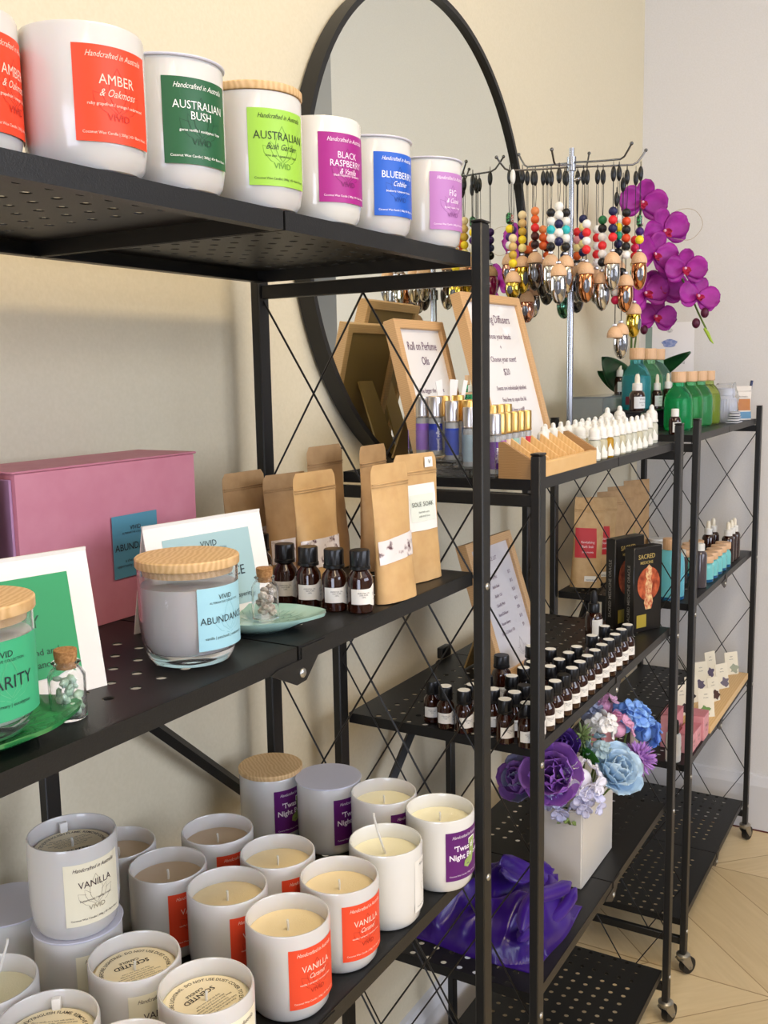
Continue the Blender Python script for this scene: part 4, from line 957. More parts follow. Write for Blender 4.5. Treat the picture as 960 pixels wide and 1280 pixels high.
# ------------------------------------------------------------------ rotating rack of hanging car diffusers
PX, PY = 1.83, .656; ZA = 1.722
t = thing('display_rack', 'chrome display pole with curled arms holding beaded hanging diffusers', 'rack', (PX, PY, b1))
new_obj('base_plate', lathe_me([(0, 0), (.050, 0), (.052, .002), (.050, .006), (.012, .008), (.008, .012), (0, .012)], m_steel, 40), t)
new_obj('pole', tube_me([(0, 0, .010), (0, 0, .30)], .0062, m_steel, 16), t)
new_obj('pole_extension', tube_me([(0, 0, .295), (0, 0, 1.752 - b1)], .0048, m_steel, 16), t)
new_obj('clamp_collar', lathe_me([(.0062, .285), (.0095, .286), (.0095, .305), (.0050, .307)], m_steel, 20), t)
CH = M('dark_chrome', '#6a6a6c', .2, 1.0)
fwd = Vector((.94, .34, 0)).normalized(); lat_ = Vector((.34, -.94, 0)).normalized()
for k in range(6):
    a = math.radians(-74 + 60 * k); d = lat_ * math.sin(a) - fwd * math.cos(a); zo = ZA - b1 + (k % 3) * .004 - .004; sl = -.17 * (d.dot(-fwd))
    pts = [d * .004 + Vector((0, 0, zo)), d * .06 + Vector((0, 0, zo - .001 + sl * .06)), d * .118 + Vector((0, 0, zo - .001 + sl * .118)), d * .127 + Vector((0, 0, zo + .003 + sl * .127)), d * .136 + Vector((0, 0, zo + .014 + sl * .136)), d * .143 + Vector((0, 0, zo + .024 + sl * .143))]
    arm = new_obj('arm', tube_me(pts, .0018, CH, 8), t)
    bm = bmesh.new(); ball(bm, pts[-1], .0034, 10, 8); new_obj('ball_end', mesh_from(bm, CH, True), arm)
new_obj('hub', lathe_me([(.0050, ZA - b1 - .012), (.0085, ZA - b1 - .011), (.0085, ZA - b1 + .014), (.0050, ZA - b1 + .015)], m_steel, 20), t)
bm = bmesh.new(); tube(bm, [(0, 0, ZA - b1 - .030), (.018, -.010, ZA - b1 - .022), (.026, -.014, ZA - b1 - .026)], .003, 8); new_obj('wing_screw', mesh_from(bm, m_steel, True), t)
BC = {'F': '#151515', 'Y': '#f2d62a', 'P': '#3c1560', 'G': '#12a27c', 'T': '#12a27c', 'C': '#ead7a6', 'M': '#c8a63a', 'L': '#f2e39a', 'O': '#e58a4e', 'o': '#dd5f24', 'R': '#e0262b', 'm': '#4a1512', 'D': '#2e1213', 'b': '#c06a3a', 'K': '#121214', 'W': '#ecebe6', 'Q': '#2fc0c6', 'N': '#151a4a', 'p': '#e79aa0', 'g': '#1c7040', 'B': '#d2451c', 'r': '#c9184a'}
BC['P'] = '#3a1666'; BC['Z'] = '#d9b878'
GC = {'rose': '#e0a288', 'gold': '#d9bb3e', 'smoke': '#6b6260', 'black': '#141416', 'silver': '#c9c7c4', 'pearl': '#d8cfba', 'copper': '#d08a55', 'green': '#3e7d62', 'magenta': '#9c1456', 'lid': None}
DIFF = [
((1.7908, 0.7645), 1.7198, 1.6257, 'FYPWT', 1.5647, 1.5032, 'rose', 'hanging diffuser with square patterned bead and rose glass, leftmost on the rack'),
((1.7559, 0.7432), 1.7117, 1.5876, 'CZMYL', 1.5276, 1.4745, 'gold', 'lower of the two cream-to-yellow beaded diffusers with gold glass'),
((1.7989, 0.7419), 1.7185, 1.635, 'CZMYL', 1.5593, 1.4873, 'gold', 'upper cream-to-yellow beaded diffuser with gold glass'),
((1.7885, 0.7119), 1.7105, 1.6381, 'OoRmD', 1.5635, 1.4909, 'smoke', 'diffuser with orange-to-maroon beads and dark smoky glass'),
((1.8401, 0.7162), 1.7193, 1.6107, 'Ooob', 1.5535, 1.4821, 'black', 'orange-beaded diffuser with black glass right of the smoky one'),
((1.7611, 0.67), 1.7013, 1.6277, 'KWQWK', 1.5534, 1.481, 'silver', 'black white turquoise beaded silver diffuser, left of the foremost'),
((1.7098, 0.6356), 1.6945, 1.6289, 'WWNWN', 1.5293, 1.4578, 'silver', 'foremost silver diffuser with big white top bead and navy beads, in front of the pole'),
((1.7704, 0.6443), 1.6998, 1.6265, 'KWQWK', 1.5508, 1.4794, 'pearl', 'black white turquoise beaded pearl diffuser, right of the foremost'),
((1.8318, 0.633), 1.7104, 1.6217, 'NLPLN', 1.5436, 1.4676, 'smoke', 'navy, pale yellow and purple beaded diffuser with smoky glass'),
((1.881, 0.662), 1.7196, 1.6061, 'RpLob', 1.5425, 1.4707, 'silver', 'red, pink and tan beaded silver diffuser half hidden by the pole group'),
((1.783, 0.6095), 1.7006, 1.6049, 'WRWRW', 1.5365, 1.463, 'copper', 'white and red beaded diffuser with shining copper glass'),
((1.8463, 0.611), 1.711, 1.6022, 'WRWRW', 1.5287, 1.4633, 'silver', 'white and red beaded silver diffuser right behind the copper one'),
((1.8117, 0.589), 1.7029, 1.6135, 'gKWRWK', 1.5201, 1.4488, 'silver', 'silver diffuser topped by a forest green bead'),
((1.7989, 0.5657), 1.7036, 1.6253, 'NRNRN', 1.5532, 1.4832, 'silver', 'navy and red beaded silver diffuser'),
((1.8787, 0.58), 1.7185, 1.6223, 'WYGNK', 1.547, 1.4633, 'silver', 'diffuser with white, yellow, green and navy beads'),
((1.8454, 0.5547), 1.7043, 1.6274, 'KBKBKW', 1.516, 1.4457, 'copper', 'diffuser with black and basketball beads and copper glass'),
((1.8921, 0.543), 1.7163, 1.6131, 'FPYT', 1.5602, 1.489, 'copper', 'diffuser with patterned bead and copper glass, rightmost beside the orchid'),
((1.9277, 0.5623), 1.7156, 1.5876, 'RrRLQK', 1.4679, 1.4004, 'gold', 'low-hanging gold glass diffuser beside the orchid'),
((1.8622, 0.567), 1.6941, 1.5225, 'KKWrK', 1.4276, 1.36, 'silver', 'lowest silver diffuser hanging just above the green bottles'),
((1.8391, 0.7485), 1.7228, 1.5756, 'oKKo', 1.4961, 1.4344, 'rose', 'low rose-copper diffuser behind the corner of the large oak frame'),
((1.8613, 0.7459), 1.7261, 1.5867, 'obRm', 1.5097, 1.4444, 'silver', 'slim silver diffuser hanging low next to the rose-copper one'),
((1.9197, 0.702), 1.7304, 1.5983, 'WLNK', 1.5062, 1.4431, 'green', 'green glass diffuser hanging behind the pole'),
((1.925, 0.6774), 1.7296, 1.5976, 'KKKK', 1.5166, 1.4537, 'black', 'black glass diffuser with black beads behind the pole'),
((1.8894, 0.7271), 1.7284, 1.5972, 'Rmob', 1.5353, 1.4698, 'black', 'black glass diffuser with red and brown beads at the back left'),
((1.8399, 0.7790), 1.7313, 1.6151, 'PPNK', 1.5501, 1.486, 'magenta', 'magenta glass diffuser nearest the mirror'),
((1.8488, 0.5746), 1.6671, 1.4853, 'Wr', 1.4215, 0.0, 'lid', 'bare wooden diffuser cap hanging on its cord beside the lowest diffuser')]
def EGG(f):
    return .0146 * (max(0, 1 - ((.66 - f) / .66) ** 2)) ** .52 if f < .66 else .0146 * (1 - .9 * (f - .66) ** 2)
def glass_me(kind):
    def mk():
        r, hh = .0146, .052; prof = []
        for i in range(17):
            f = i / 16; rr = EGG(f)
            prof.append((rr if i else 0, -hh * (1 - f)))
        prof = [(q, z_) for q, z_ in prof]; prof.append((.0105, .001)); prof.append((0, .001))
        return lathe_me(prof, M('metallic_' + kind, GC[kind], .10, 1.0 if kind not in ('black', 'magenta') else 0, coat=1.0), 28, auto=60)
    return cached(('dglass', kind), mk)
def wcap_me():
    return cached('wcap', lambda: lathe_me([(0, 0), (.0128, 0), (.0134, .002), (.0130, .007), (.0112, .013), (.0080, .018), (.0045, .0205), (0, .021)], m_capwood, 24))
for (x, y), za, zb_, cols_, zc, zg, kind, lab_ in DIFF:
    t = thing('hanging_diffuser', lab_, 'diffuser', (x, y, za), random.random() * .6 - .3, 'beaded hanging car diffusers on the rack')
    # black or white oval slider under the arm
    white = lab_.startswith('lower of') or 'topped by white' in lab_
    g = lambda: (lambda bm: (ball(bm, (0, 0, -.013), .0050, 12, 10, (1, 1, 2.75)), mesh_from(bm, m_white if white else m_blackp, True))[1])(bmesh.new())
    new_obj('oval_slider', cached(('slider', white), g), t)
    bm = bmesh.new(); L_ = za - zb_
    for s_ in (-1, 1): tube(bm, [(s_ * .0010, 0, .004), (s_ * .0030, 0, -.02), (s_ * .0036, 0, -L_ * .6), (s_ * .0006, 0, -L_), (s_ * .0006, 0, -(za - zc) + .003)], .00055, 5)
    tube(bm, [(.0010 * math.cos(a), 0, .006 + .003 * math.sin(a)) for a in [i * PI / 4 for i in range(8)]], .0005, 5, True)
    new_obj('cord', mesh_from(bm, m_wire, True), t)
    n = len(cols_); sp_ = .0152
    for i, ch in enumerate(cols_):
        zz = zb_ - za - i * sp_
        if zz < zc - za + .012: break
        if ch == 'F':
            def fb():
                bm = bmesh.new(); bx(bm, -.0085, .0085, -.0055, .0055, -.0105, .0105); bmesh.ops.bevel(bm, geom=bm.edges[:], offset=.0036, segments=1, affect='EDGES')
                return mesh_from(bm, noise_mat('patterned_bead', '#101010', '#3f9a56', 260, .3, 3, lo=.50, hi=.58))
            bead = new_obj('patterned_bead', cached('fb', fb), t, (0, 0, zz + .004))
            new_obj('bead_picture', cached('fbp', lambda: (lambda bm: (bx(bm, -.0048, .0048, -.0060, -.0056, -.0070, .0070), mesh_from(bm, noise_mat('bead_picture', '#e8e2dc', '#c8342e', 330, .3, 3, lo=.5, hi=.56)))[1])(bmesh.new())), bead)
        else:
            def bd():
                bm = bmesh.new(); ball(bm, (0, 0, 0), .0081, 16, 12); return mesh_from(bm, M('bead_' + BC[ch][1:], BC[ch], .42), True)
            new_obj('bead', cached(('bead', BC[ch]), bd), t, (0, 0, zz))
    zz = zc - za
    new_obj('metal_ring', cached('mring', lambda: lathe_me([(.003, 0), (.0048, .0012), (.0048, .004), (.003, .005)], m_silver, 16)), t, (0, 0, zz))
    c_ = new_obj('wooden_cap', wcap_me(), t, (0, 0, zz - .021)); c_.scale = (1.12, 1.12, 1)
    if kind != 'lid':
        hg = (zc - .0215) - zg
        o = new_obj('glass_bottle', glass_me(kind), t, (0, 0, zz - .0215)); o.scale = (1, 1, hg / .052)
        def winm():
            def fm(a, b_):
                z_ = -.022 + b_; f = (z_ + .052) / .052; r = EGG(f) + .0003
                return (r * math.cos(a / .0146), r * math.sin(a / .0146), z_)
            n_ = 20; vs = [(0, 0)] + [(.0062 * math.cos(2 * PI * i / n_), .0125 * math.sin(2 * PI * i / n_)) for i in range(n_)]
            vs += [(.0031 * math.cos(2 * PI * i / n_), .0063 * math.sin(2 * PI * i / n_)) for i in range(n_)]
            fs = [(0, n_ + 1 + i, n_ + 1 + (i + 1) % n_) for i in range(n_)] + [(n_ + 1 + i, 1 + i, 1 + (i + 1) % n_, n_ + 1 + (i + 1) % n_) for i in range(n_)]
            me = mesh2d((vs, fs), fm, M('clear_oval_window', '#5d5f66', .05, 0, coat=1.0)); me.polygons.foreach_set('use_smooth', [True] * len(me.polygons)); return me
        if kind not in ('black', 'magenta', 'green'): new_obj('oval_window', cached('win', winm), o, None, (0, 0, math.radians(185 + (hash(lab_) % 1) + (len(lab_) * 37 % 80))))

# ------------------------------------------------------------------ top of the far unit
GG = 'green glass bottles with wooden caps'
t = thing('display_riser', 'low black riser under the teal bottle on the far unit', 'riser', (2.085, .588, b1), 0)
new_obj('riser_top', box_me(0, .33, 0, .078, .044, .048, m_blackp, .001, 1), t)
for x0_ in (.002, .325): new_obj('riser_leg', box_me(x0_, x0_ + .003, .002, .076, 0, .044, m_blackp), t)
zr = b1 + .0482
green_bottle(2.205, .634, zr, 'big teal glass bottle with wooden cap on the riser, dark red patch at its base', '#6ccbd2', GG, r=.032, h=.112, caph=.024, red=True)
green_bottle(2.292, .630, zr, 'green glass bottle with wooden cap partly behind the teal one on the riser', '#93d4a8', GG, r=.031, h=.112, caph=.024)
green_bottle(2.375, .632, zr, 'pale green bottle with wooden cap at the right end of the riser', '#a6d6c6', GG, r=.031, h=.112, caph=.024)
green_bottle(2.236, .548, b1, 'bright green bottle with wooden cap nearest the posts', '#4fd898', GG, r=.031, h=.108, caph=.022)
green_bottle(2.340, .548, b1, 'green bottle with wooden cap directly behind the one by the posts', '#6fd48f', GG, r=.031, h=.108, caph=.022)
green_bottle(2.436, .547, b1, 'mid green bottle with wooden cap, next to last in the row', '#7cd49c', GG, r=.031, h=.108, caph=.022)
green_bottle(2.524, .546, b1, 'yellowish green bottle with wooden cap at the far end of the row', '#c3d676', GG, r=.030, h=.108, caph=.022)
t = thing('clear_box', 'clear plastic display box behind the white nozzle bottles with bluish reflections', 'box', (2.10, .676, b1), 0)
bm = bmesh.new()
new_obj('box_walls', (lambda bm: (bx(bm, 0, .28, 0, .002, 0, .076), bx(bm, 0, .28, .072, .074, 0, .076), bx(bm, 0, .002, .002, .072, 0, .076), bx(bm, .278, .28, .002, .072, 0, .076), mesh_from(bm, M('grey_clear_plastic', '#dfe6ea', .04, 0, .85, ior=1.3)))[-1])(bmesh.new()), t)
new_obj('box_lid', box_me(-.002, .282, -.002, .076, .076, .079, M('smoky_lid', '#aab2b6', .08, 0, .6, ior=1.3), .0008, 1), t)
new_obj('box_base', box_me(.002, .278, .002, .072, 0, .003, M('dark_base', '#5a6166', .2), .0005, 1), t)
def dropper(x, y, z, label, r=.016, hb=.048, group='amber dropper bottles with white droppers', glass=m_amber, lab=True, bulb=True, capc=None):
    t = thing('dropper_bottle', label, 'bottle', (x, y, z), 0, group)
    new_obj('glass', cached(('dg', r, hb, glass.name), lambda: lathe_me([(0, 0), (r - .001, 0), (r, .001), (r, hb - .006), (r * .85, hb), (r * .55, hb + .004), (0, hb + .004)], glass, 26)), t)
    new_obj('collar', cached(('dcol', r, hb), lambda: lathe_me([(r * .58, hb + .003), (r * .66, hb + .0035), (r * .64, hb + .018), (r * .56, hb + .0195), (0, hb + .0195)], m_white, 24)), t)
    if bulb: new_obj('rubber_bulb', cached(('dbul', r, hb), lambda: lathe_me([(r * .36, hb + .0195), (r * .34, hb + .024), (r * .33, hb + .032), (r * .22, hb + .038), (0, hb + .0395)], M('cream_rubber', '#ece4d0', .5), 20)), t)
    if lab:
        lb = label_part(t, r, hb * .45, math.radians(240), r * 2.3, hb * .62, '#dfe3e4')
        letter_part(lb, r, ('dr', r), [L2('VIVID', r * .36, 0, hb * .18), L2('beard oil', r * .26, 0, 0), L2('30ml', r * .22, 0, -hb * .14)], '#3a3f44')
    return t
dropper(2.118, .607, zr, 'amber dropper bottle with white label in front of the teal bottle', .0165, .040)
dropper(2.245, .598, zr, 'amber dropper bottle just right of the labelled one on the riser', .012, .038)
dropper(2.335, .597, zr, 'dropper bottle showing its white bulb between the green bottles', .012, .040)
dropper(2.335, .712, b1 + .0792, 'amber dropper bottle standing on the clear box below the hanging diffusers', .0125, .038)
dropper(2.098, .520, b1, 'short amber bottle with white cap and label right behind the front posts', .0125, .034, bulb=False)
# white supplement bottle in its wrapper and printed pouches
t = thing('wrapped_bottle', 'white ribbed plastic bottle wrapped in clear film at the end of the far unit', 'bottle', (2.600, .520, b1), 0)
def rib():
    bm = bmesh.new(); lathe(bm, [(0, 0), (.024, 0), (.026, .004), (.026, .058), (.020, .066), (.020, .067), (.022, .068), (.022, .084), (.020, .086), (0, .086)], 48)
    for v in bm.verts:
        a = math.atan2(v.co.y, v.co.x); q = math.hypot(v.co.x, v.co.y)
        if q > .0239 and v.co.z > .003: k_ = 1 + .03 * (1 if int(round(a / (2 * PI / 48))) % 2 else -1); v.co.x *= k_; v.co.y *= k_
    return mesh_from(bm, M('bluish_white_plastic', '#d3d6e2', .3), True, 30)
new_obj('bottle_body', rib(), t)
def crumple(w_, d_, h, seed, amp=.004, n=12):
    rnd = random.Random(seed); bm = bmesh.new(); G = []
    for j in range(9):
        f = j / 8; ring = []
        for i in range(n * 2):
            a = 2 * PI * i / (n * 2); cx_ = math.copysign(abs(math.cos(a)) ** .7, math.cos(a)); sy_ = math.copysign(abs(math.sin(a)) ** .7, math.sin(a))
            k_ = 1 - .25 * max(0, f - .7) / .3; ring.append(bm.verts.new((w_ / 2 * cx_ * k_ + rnd.uniform(-amp, amp), d_ / 2 * sy_ * k_ + rnd.uniform(-amp, amp), h * f + rnd.uniform(-amp, amp) * (0 < f))))
        G.append(ring)
    m_ = n * 2
    for a, b_ in zip(G, G[1:]):
        for i in range(m_): bm.faces.new((a[i], a[(i + 1) % m_], b_[(i + 1) % m_], b_[i]))
    bm.faces.new(G[0][::-1]); bm.faces.new(G[-1]); return bm
new_obj('film_wrap', mesh_from(crumple(.066, .062, .098, 3), M('clear_film', '#f2f4f6', .12, 0, .9, ior=1.1)), t)
t = thing('paper_bundle', 'crumpled stack of striped white papers at the foot of the wrapped bottle', 'paper', (2.555, .488, b1), 0)
for k in range(5): new_obj('paper_sheet', box_me(-.030 + .003 * k, .036 - .002 * k, -.014, .014 - .001 * k, .0005 + .006 * k, .0040 + .006 * k, M('striped_paper%d' % (k % 2), '#dcdcdf' if k % 2 else '#b9bbc2', .6), .0012, 1), t, None, (0, 0, .05 * k))
t = pouch(2.718, .505, b1, math.radians(-52), .062, .088, 'printed white, orange and blue pouch beside the wrapped bottle at the shelf end', 'printed pouches', M('pale_pouch_paper', '#e4ddd2', .5), rounded=False, thick=.026,
    panel=[(.28, .62, -.85, .85, '#b9783f', None, None, 'picture_panel'), (.04, .24, -.9, .9, '#5f8fb0', None, None, 'blue_band'), (.66, .72, -.5, .5, '#e4ddd2', [L2('Lux Aromatics', .0060, 0, .061)], '#6a5a48', 'brand_panel')])
t = thing('pen', 'dark blue pen standing upright by the far right post', 'pen', (2.748, .496, b1 + .004), 0); t.rotation_euler = (0, .22, -.5)
new_obj('pen_barrel', tube_me([(0, 0, 0), (0, 0, .1)], .0035, M('navy_pen', '#27345e', .3), 10), t); new_obj('pen_clip', box_me(-.0010, .0010, .0036, .0050, .06, .1, m_silver), t)
t = thing('display_card', 'tall white info card with blue flower picture leaning near the wall behind the orchid', 'card', (2.705, .690, b1), math.radians(-90)); 
new_obj('card_sheet', box_me(-.065, .065, 0, .0015, 0, .260, M('soft_white_card', '#f2f0f2', .5)), t)
new_obj('grey_stripe', mesh2d(rect2d(.018, .07, -.056, .215), front_map(-.0004), M('grey_green_print', '#8fa39b', .5)), t)
new_obj('flower_picture', mesh2d(join2d([([(.020 * math.cos(a) * (1 + .15 * math.sin(5 * a)), (.205 + .011 * math.sin(a))) for a in [2 * PI * i / 20 for i in range(20)]], [tuple(range(20))])]), front_map(-.0006), noise_mat('blue_flower_print', '#6f86c4', '#a9b2d8', 120, .5)), t)
new_obj('lettering', mesh2d(join2d([L2('Take a', .014, -.032, .172), L2('business card', .011, .012, .152), shift2d(lotus(.009, .0006), .0, .240)]), front_map(-.0006), M('grey_ink2', '#77747c', .6)), t)

# orchid
m_petal = noise_mat('magenta_petal', '#8e0f86', '#a81a9c', 35, .5, 3, sheen if False else (1, 1, 1)) if False else noise_mat('magenta_petal', '#8a0d80', '#a51c98', 35, .5, 3)
m_lip = noise_mat('red_orchid_lip', '#a01040', '#d23a62', 120, .4)
m_lipw = M('pale_orchid_lip', '#e3b7cf', .4); m_stem = M('green_stem', '#5f7a34', .5); m_leaf = noise_mat('dark_green_leaf', '#173f22', '#24542c', 30, .3, 3)
def petal_bm(bm, M4, L, W_, cup=.15, n=8, m=6, point=.5, wav=0.0, th=.0008):
    top, bot = [], []
    for j in range(n + 1):
        f = j / n; w_ = (W_ * (math.sin(PI * (f ** (.62 + point * .3)) * .97 + .03)) ** .75 if point >= 0 else W_ * ((.25 + .75 * (f / .5) ** .7) if f < .5 else max(.30, (1 - ((f - .5) / .5) ** 2.4) ** .5))) if j else W_ * .12
        if j == n and point >= 0: w_ = W_ * .10
        r1, r2 = [], []
        for i in range(m + 1):
            u = i / m * 2 - 1
            x = L * f; y = u * w_ / 2; z = cup * L * (f ** 2 * .6 + (u ** 2) * .35 * (W_ / L)) + wav * math.sin(u * 5 + f * 7) * L * f
            r1.append(bm.verts.new(M4 @ Vector((x, y, z)))); r2.append(bm.verts.new(M4 @ Vector((x, y, z - th))))
        top.append(r1); bot.append(r2)
    for j in range(n):
        for i in range(m):
            bm.faces.new((top[j][i], top[j + 1][i], top[j + 1][i + 1], top[j][i + 1])); bm.faces.new((bot[j][i], bot[j][i + 1], bot[j + 1][i + 1], bot[j + 1][i]))
        for i, q in ((0, 0), (m, 1)):
            a = (top[j][i], bot[j][i], bot[j + 1][i], top[j + 1][i]); bm.faces.new(a if q else a[::-1])
    for i in range(m): bm.faces.new((top[0][i], top[0][i + 1], bot[0][i + 1], bot[0][i])); bm.faces.new((top[n][i], bot[n][i], bot[n][i + 1], top[n][i + 1]))
def face_dir(v):  # local +Z looks along v
    v = Vector(v).normalized(); return v.to_track_quat('Z', 'Y').to_matrix().to_4x4()
OX, OY = 2.46, .722
t = thing('orchid', 'magenta artificial orchid with dark leaves standing behind the green bottles', 'plant', (OX, OY, b1), 0)
def W2(p): return (p[0] - OX, p[1] - OY, p[2] - b1)
new_obj('pot', lathe_me([(0, 0), (.030, 0), (.037, .060), (.037, .064), (.033, .064), (.031, .050), (0, .050)], m_white, 32), t)
FL = [(2.38, 0.6777, 1.7305), (2.36, 0.6202, 1.6573), (2.33, 0.6346, 1.6026), (2.36, 0.5704, 1.5685), (2.38, 0.5444, 1.5048), (2.4, 0.6317, 1.5349), (2.36, 0.6624, 1.5174), (2.42, 0.6528, 1.4654)]
spine = [(OX, OY, b1 + .05), (OX, OY, 1.36), (2.44, .715, 1.50), (2.42, .700, 1.62), (2.40, .690, 1.70), (2.40, .680, 1.735)]
def smooth(pts, k=5):
    P = [Vector(p) for p in pts]; out = []
    for i in range(len(P) - 1):
        p0, p1, p2, p3 = P[max(i - 1, 0)], P[i], P[i + 1], P[min(i + 2, len(P) - 1)]
        for j in range(k):
            u = j / k; out.append(.5 * ((2 * p1) + (p2 - p0) * u + (2 * p0 - 5 * p1 + 4 * p2 - p3) * u * u + (3 * p1 - p0 - 3 * p2 + p3) * u ** 3))
    out.append(P[-1]); return out
new_obj('stem', tube_me([W2(p) for p in smooth(spine)], .0028, m_stem, 8), t)
new_obj('stem', tube_me([W2(p) for p in smooth([(OX, OY, b1 + .05), (2.45, .71, 1.40), (2.43, .68, 1.53), (2.41, .62, 1.585), (2.40, .575, 1.53), (2.39, .545, 1.47), (2.385, .524, 1.43)])], .0022, m_stem, 8), t)
for i, f in enumerate(FL):
    rnd = random.Random(i + 40); d = Vector((-.80 + rnd.uniform(-.15, .15), -.60 + rnd.uniform(-.25, .25), rnd.uniform(-.15, .2)))
    Rm = face_dir(d); big = .058 if i not in (3, 4, 7) else .050
    Rm = Rm @ Matrix.Rotation(rnd.uniform(-.4, .4), 4, 'Z')
    bm = bmesh.new()
    for a in (PI * .5, PI * 1.17, PI * 1.83): petal_bm(bm, Rm @ Matrix.Rotation(a, 4, 'Z') @ Matrix.Rotation(-.12, 4, 'Y'), big * .92, big * .74, .10, point=-.3, wav=.02)
    for a in (.12, PI - .12): petal_bm(bm, Rm @ Matrix.Translation((0, 0, .0015)) @ Matrix.Rotation(a, 4, 'Z') @ Matrix.Rotation(-.10, 4, 'Y'), big, big * 1.08, .16, point=-.3, wav=.03)
    fo = new_obj('flower', mesh_from(bm, m_petal, True), t, W2(f))
    bm = bmesh.new()
    for a in (-.5, -PI + .5): petal_bm(bm, Rm @ Matrix.Translation((0, 0, .003)) @ Matrix.Rotation(a, 4, 'Z') @ Matrix.Rotation(-.7, 4, 'Y'), .020, .014, .5)
    petal_bm(bm, Rm @ Matrix.Translation((0, 0, .003)) @ Matrix.Rotation(-PI / 2, 4, 'Z') @ Matrix.Rotation(-.55, 4, 'Y'), .026, .015, .7)
    new_obj('lip', mesh_from(bm, m_lip, True), fo)
    bm = bmesh.new(); ball(bm, Rm @ Vector((0, .001, .006)), .0036, 10, 8, (1, 1, 1)); new_obj('column', mesh_from(bm, m_lipw, True), fo)
for i, f in enumerate([(2.38, 0.5271, 1.4674), (2.38, 0.5465, 1.4444), (2.4, 0.6739, 1.4351)]):
    bm = bmesh.new(); ball(bm, (0, 0, 0), .0095, 14, 10, (1, 1, 1.25)); new_obj('bud', mesh_from(bm, M('dark_bud', '#4f1030', .4), True), t, W2(f))
new_obj('green_tip', tube_me([W2(p) for p in [(2.383, .528, 1.432), (2.382, .520, 1.420), (2.381, .512, 1.404), (2.381, .506, 1.396)]], [.003, .0042, .0030, .001], M('lime_tip', '#9dbb3a', .5), 8), t)
for (p0, dr, L, W_, dp) in [((OX, OY, 1.290), (-.93, .05, .34), .27, .066, -.16), ((OX, OY, 1.285), (-.55, .28, .30), .14, .045, -.2), ((OX, OY, 1.290), (-.10, -.9, .62), .18, .048, -.2), ((OX, OY, 1.290), (.4, -.7, .75), .13, .040, -.2)]:
    d = Vector(dr).normalized(); y_ = Vector((0, 0, 1)).cross(d).normalized(); z_ = d.cross(y_)
    M4 = Matrix((d, y_, z_)).transposed().to_4x4() @ Matrix.Rotation(1.0 if dr[0] < -.5 else -.9, 4, 'X'); bm = bmesh.new(); petal_bm(bm, M4, L, W_, dp, n=12, m=6, point=.1, th=.0012)
    new_obj('leaf', mesh_from(bm, m_leaf, True), t, W2(p0))
new_obj('wire_tendril', tube_me([W2(p) for p in smooth([(2.38, .66, 1.66), (2.37, .60, 1.70), (2.37, .555, 1.70), (2.37, .535, 1.665), (2.37, .56, 1.635), (2.37, .60, 1.64)])], .0005, M('tan_wire', '#a8936a', .5), 5), t)

# ------------------------------------------------------------------ second shelf of the far unit
GK = 'kraft pouches with red labels'
RL = lambda: [(.33, .66, -.95, .45, '#b3191c', [L2('Revitalising', .0075, -.006, .103), L2('Bath Soak', .0075, -.006, .093), L2('SKIN PAMPER', .0048, -.006, .080)], '#f0d9d2', 'red_label'), (.07, .13, -.35, .45, '#e3dccb', [L2('PEPPERMINT', .0042, .002, .0175)], '#3a3028', 'small_label')]
mk_ = noise_mat('tan_kraft', '#b3905f', '#bf9d6b', 60, .55, bump=.25)
pouch(2.128, .722, b2, math.radians(-42), .078, .205, 'kraft pouch with red label at the left front of the leaning pouches', GK, mk_, lean=-.08, rounded=False, panel=RL(), thick=.034, roll=.10)
pouch(2.204, .713, b2, math.radians(-36), .078, .200, 'kraft pouch behind the front one, strip of red label visible', GK, mk_, lean=-.04, rounded=False, panel=RL(), thick=.030, roll=.07)
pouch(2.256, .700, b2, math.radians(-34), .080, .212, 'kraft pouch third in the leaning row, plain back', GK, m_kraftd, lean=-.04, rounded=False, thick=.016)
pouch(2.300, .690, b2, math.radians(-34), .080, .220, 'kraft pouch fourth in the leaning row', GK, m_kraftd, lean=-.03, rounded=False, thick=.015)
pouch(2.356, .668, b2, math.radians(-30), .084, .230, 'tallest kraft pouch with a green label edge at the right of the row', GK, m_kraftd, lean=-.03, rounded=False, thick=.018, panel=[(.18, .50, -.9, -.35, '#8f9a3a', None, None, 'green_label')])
GBB = 'turquoise bottles with wooden caps'
def turq(x, y, label, r=.018, h=.042, capr=.0175, caph=.016, colr='#86dcdc', bev=.008, opaque=True):
    t = thing('glass_bottle', label, 'bottle', (x, y, b2), 0, GBB)
    new_obj('glass', cached(('tq', r, h, colr), lambda: lathe_me([(0, 0), (r - .002, 0), (r, .002), (r, h * .72), (r * .93, h * .86), (r * .72, h * .96), (r * .5, h), (0, h)], M('turquoise_glass' + colr[1:], colr, .12, 0, .25, ior=1.3), 32)), t)
    new_obj('base_tint', cached(('tqb', r), lambda: lathe_me([(r + .0002, .0012), (r + .0003, .007), (r + .0001, .0075)], M('deep_blue_glass', '#12507a', .1), 32, cap0=False, cap1=False)), t)
    new_obj('wooden_cap', cached(('tqc', capr, h, caph), lambda: lathe_me([(capr * .5, h - .001), (capr * .98, h + .0002), (capr, h + .001), (capr, h + caph - .001), (capr * .97, h + caph), (0, h + caph)], m_capwood, 30)), t)
turq(2.125, .530, 'big square-shouldered turquoise bottle seen between the two front posts', .0310, .108, .0165, .024, '#7ad3e2')
turq(2.195, .545, 'turquoise bottle with pale wooden cap behind the big one', .024, .096, .0165, .020, '#8ad6dc')
for i, x in enumerate([2.330, 2.380, 2.430, 2.480, 2.530]): turq(x, .500, 'small turquoise bottle with wide wooden cap, %s from the left in the front row' % ORD[i], .0195, .046, .0190, .016)
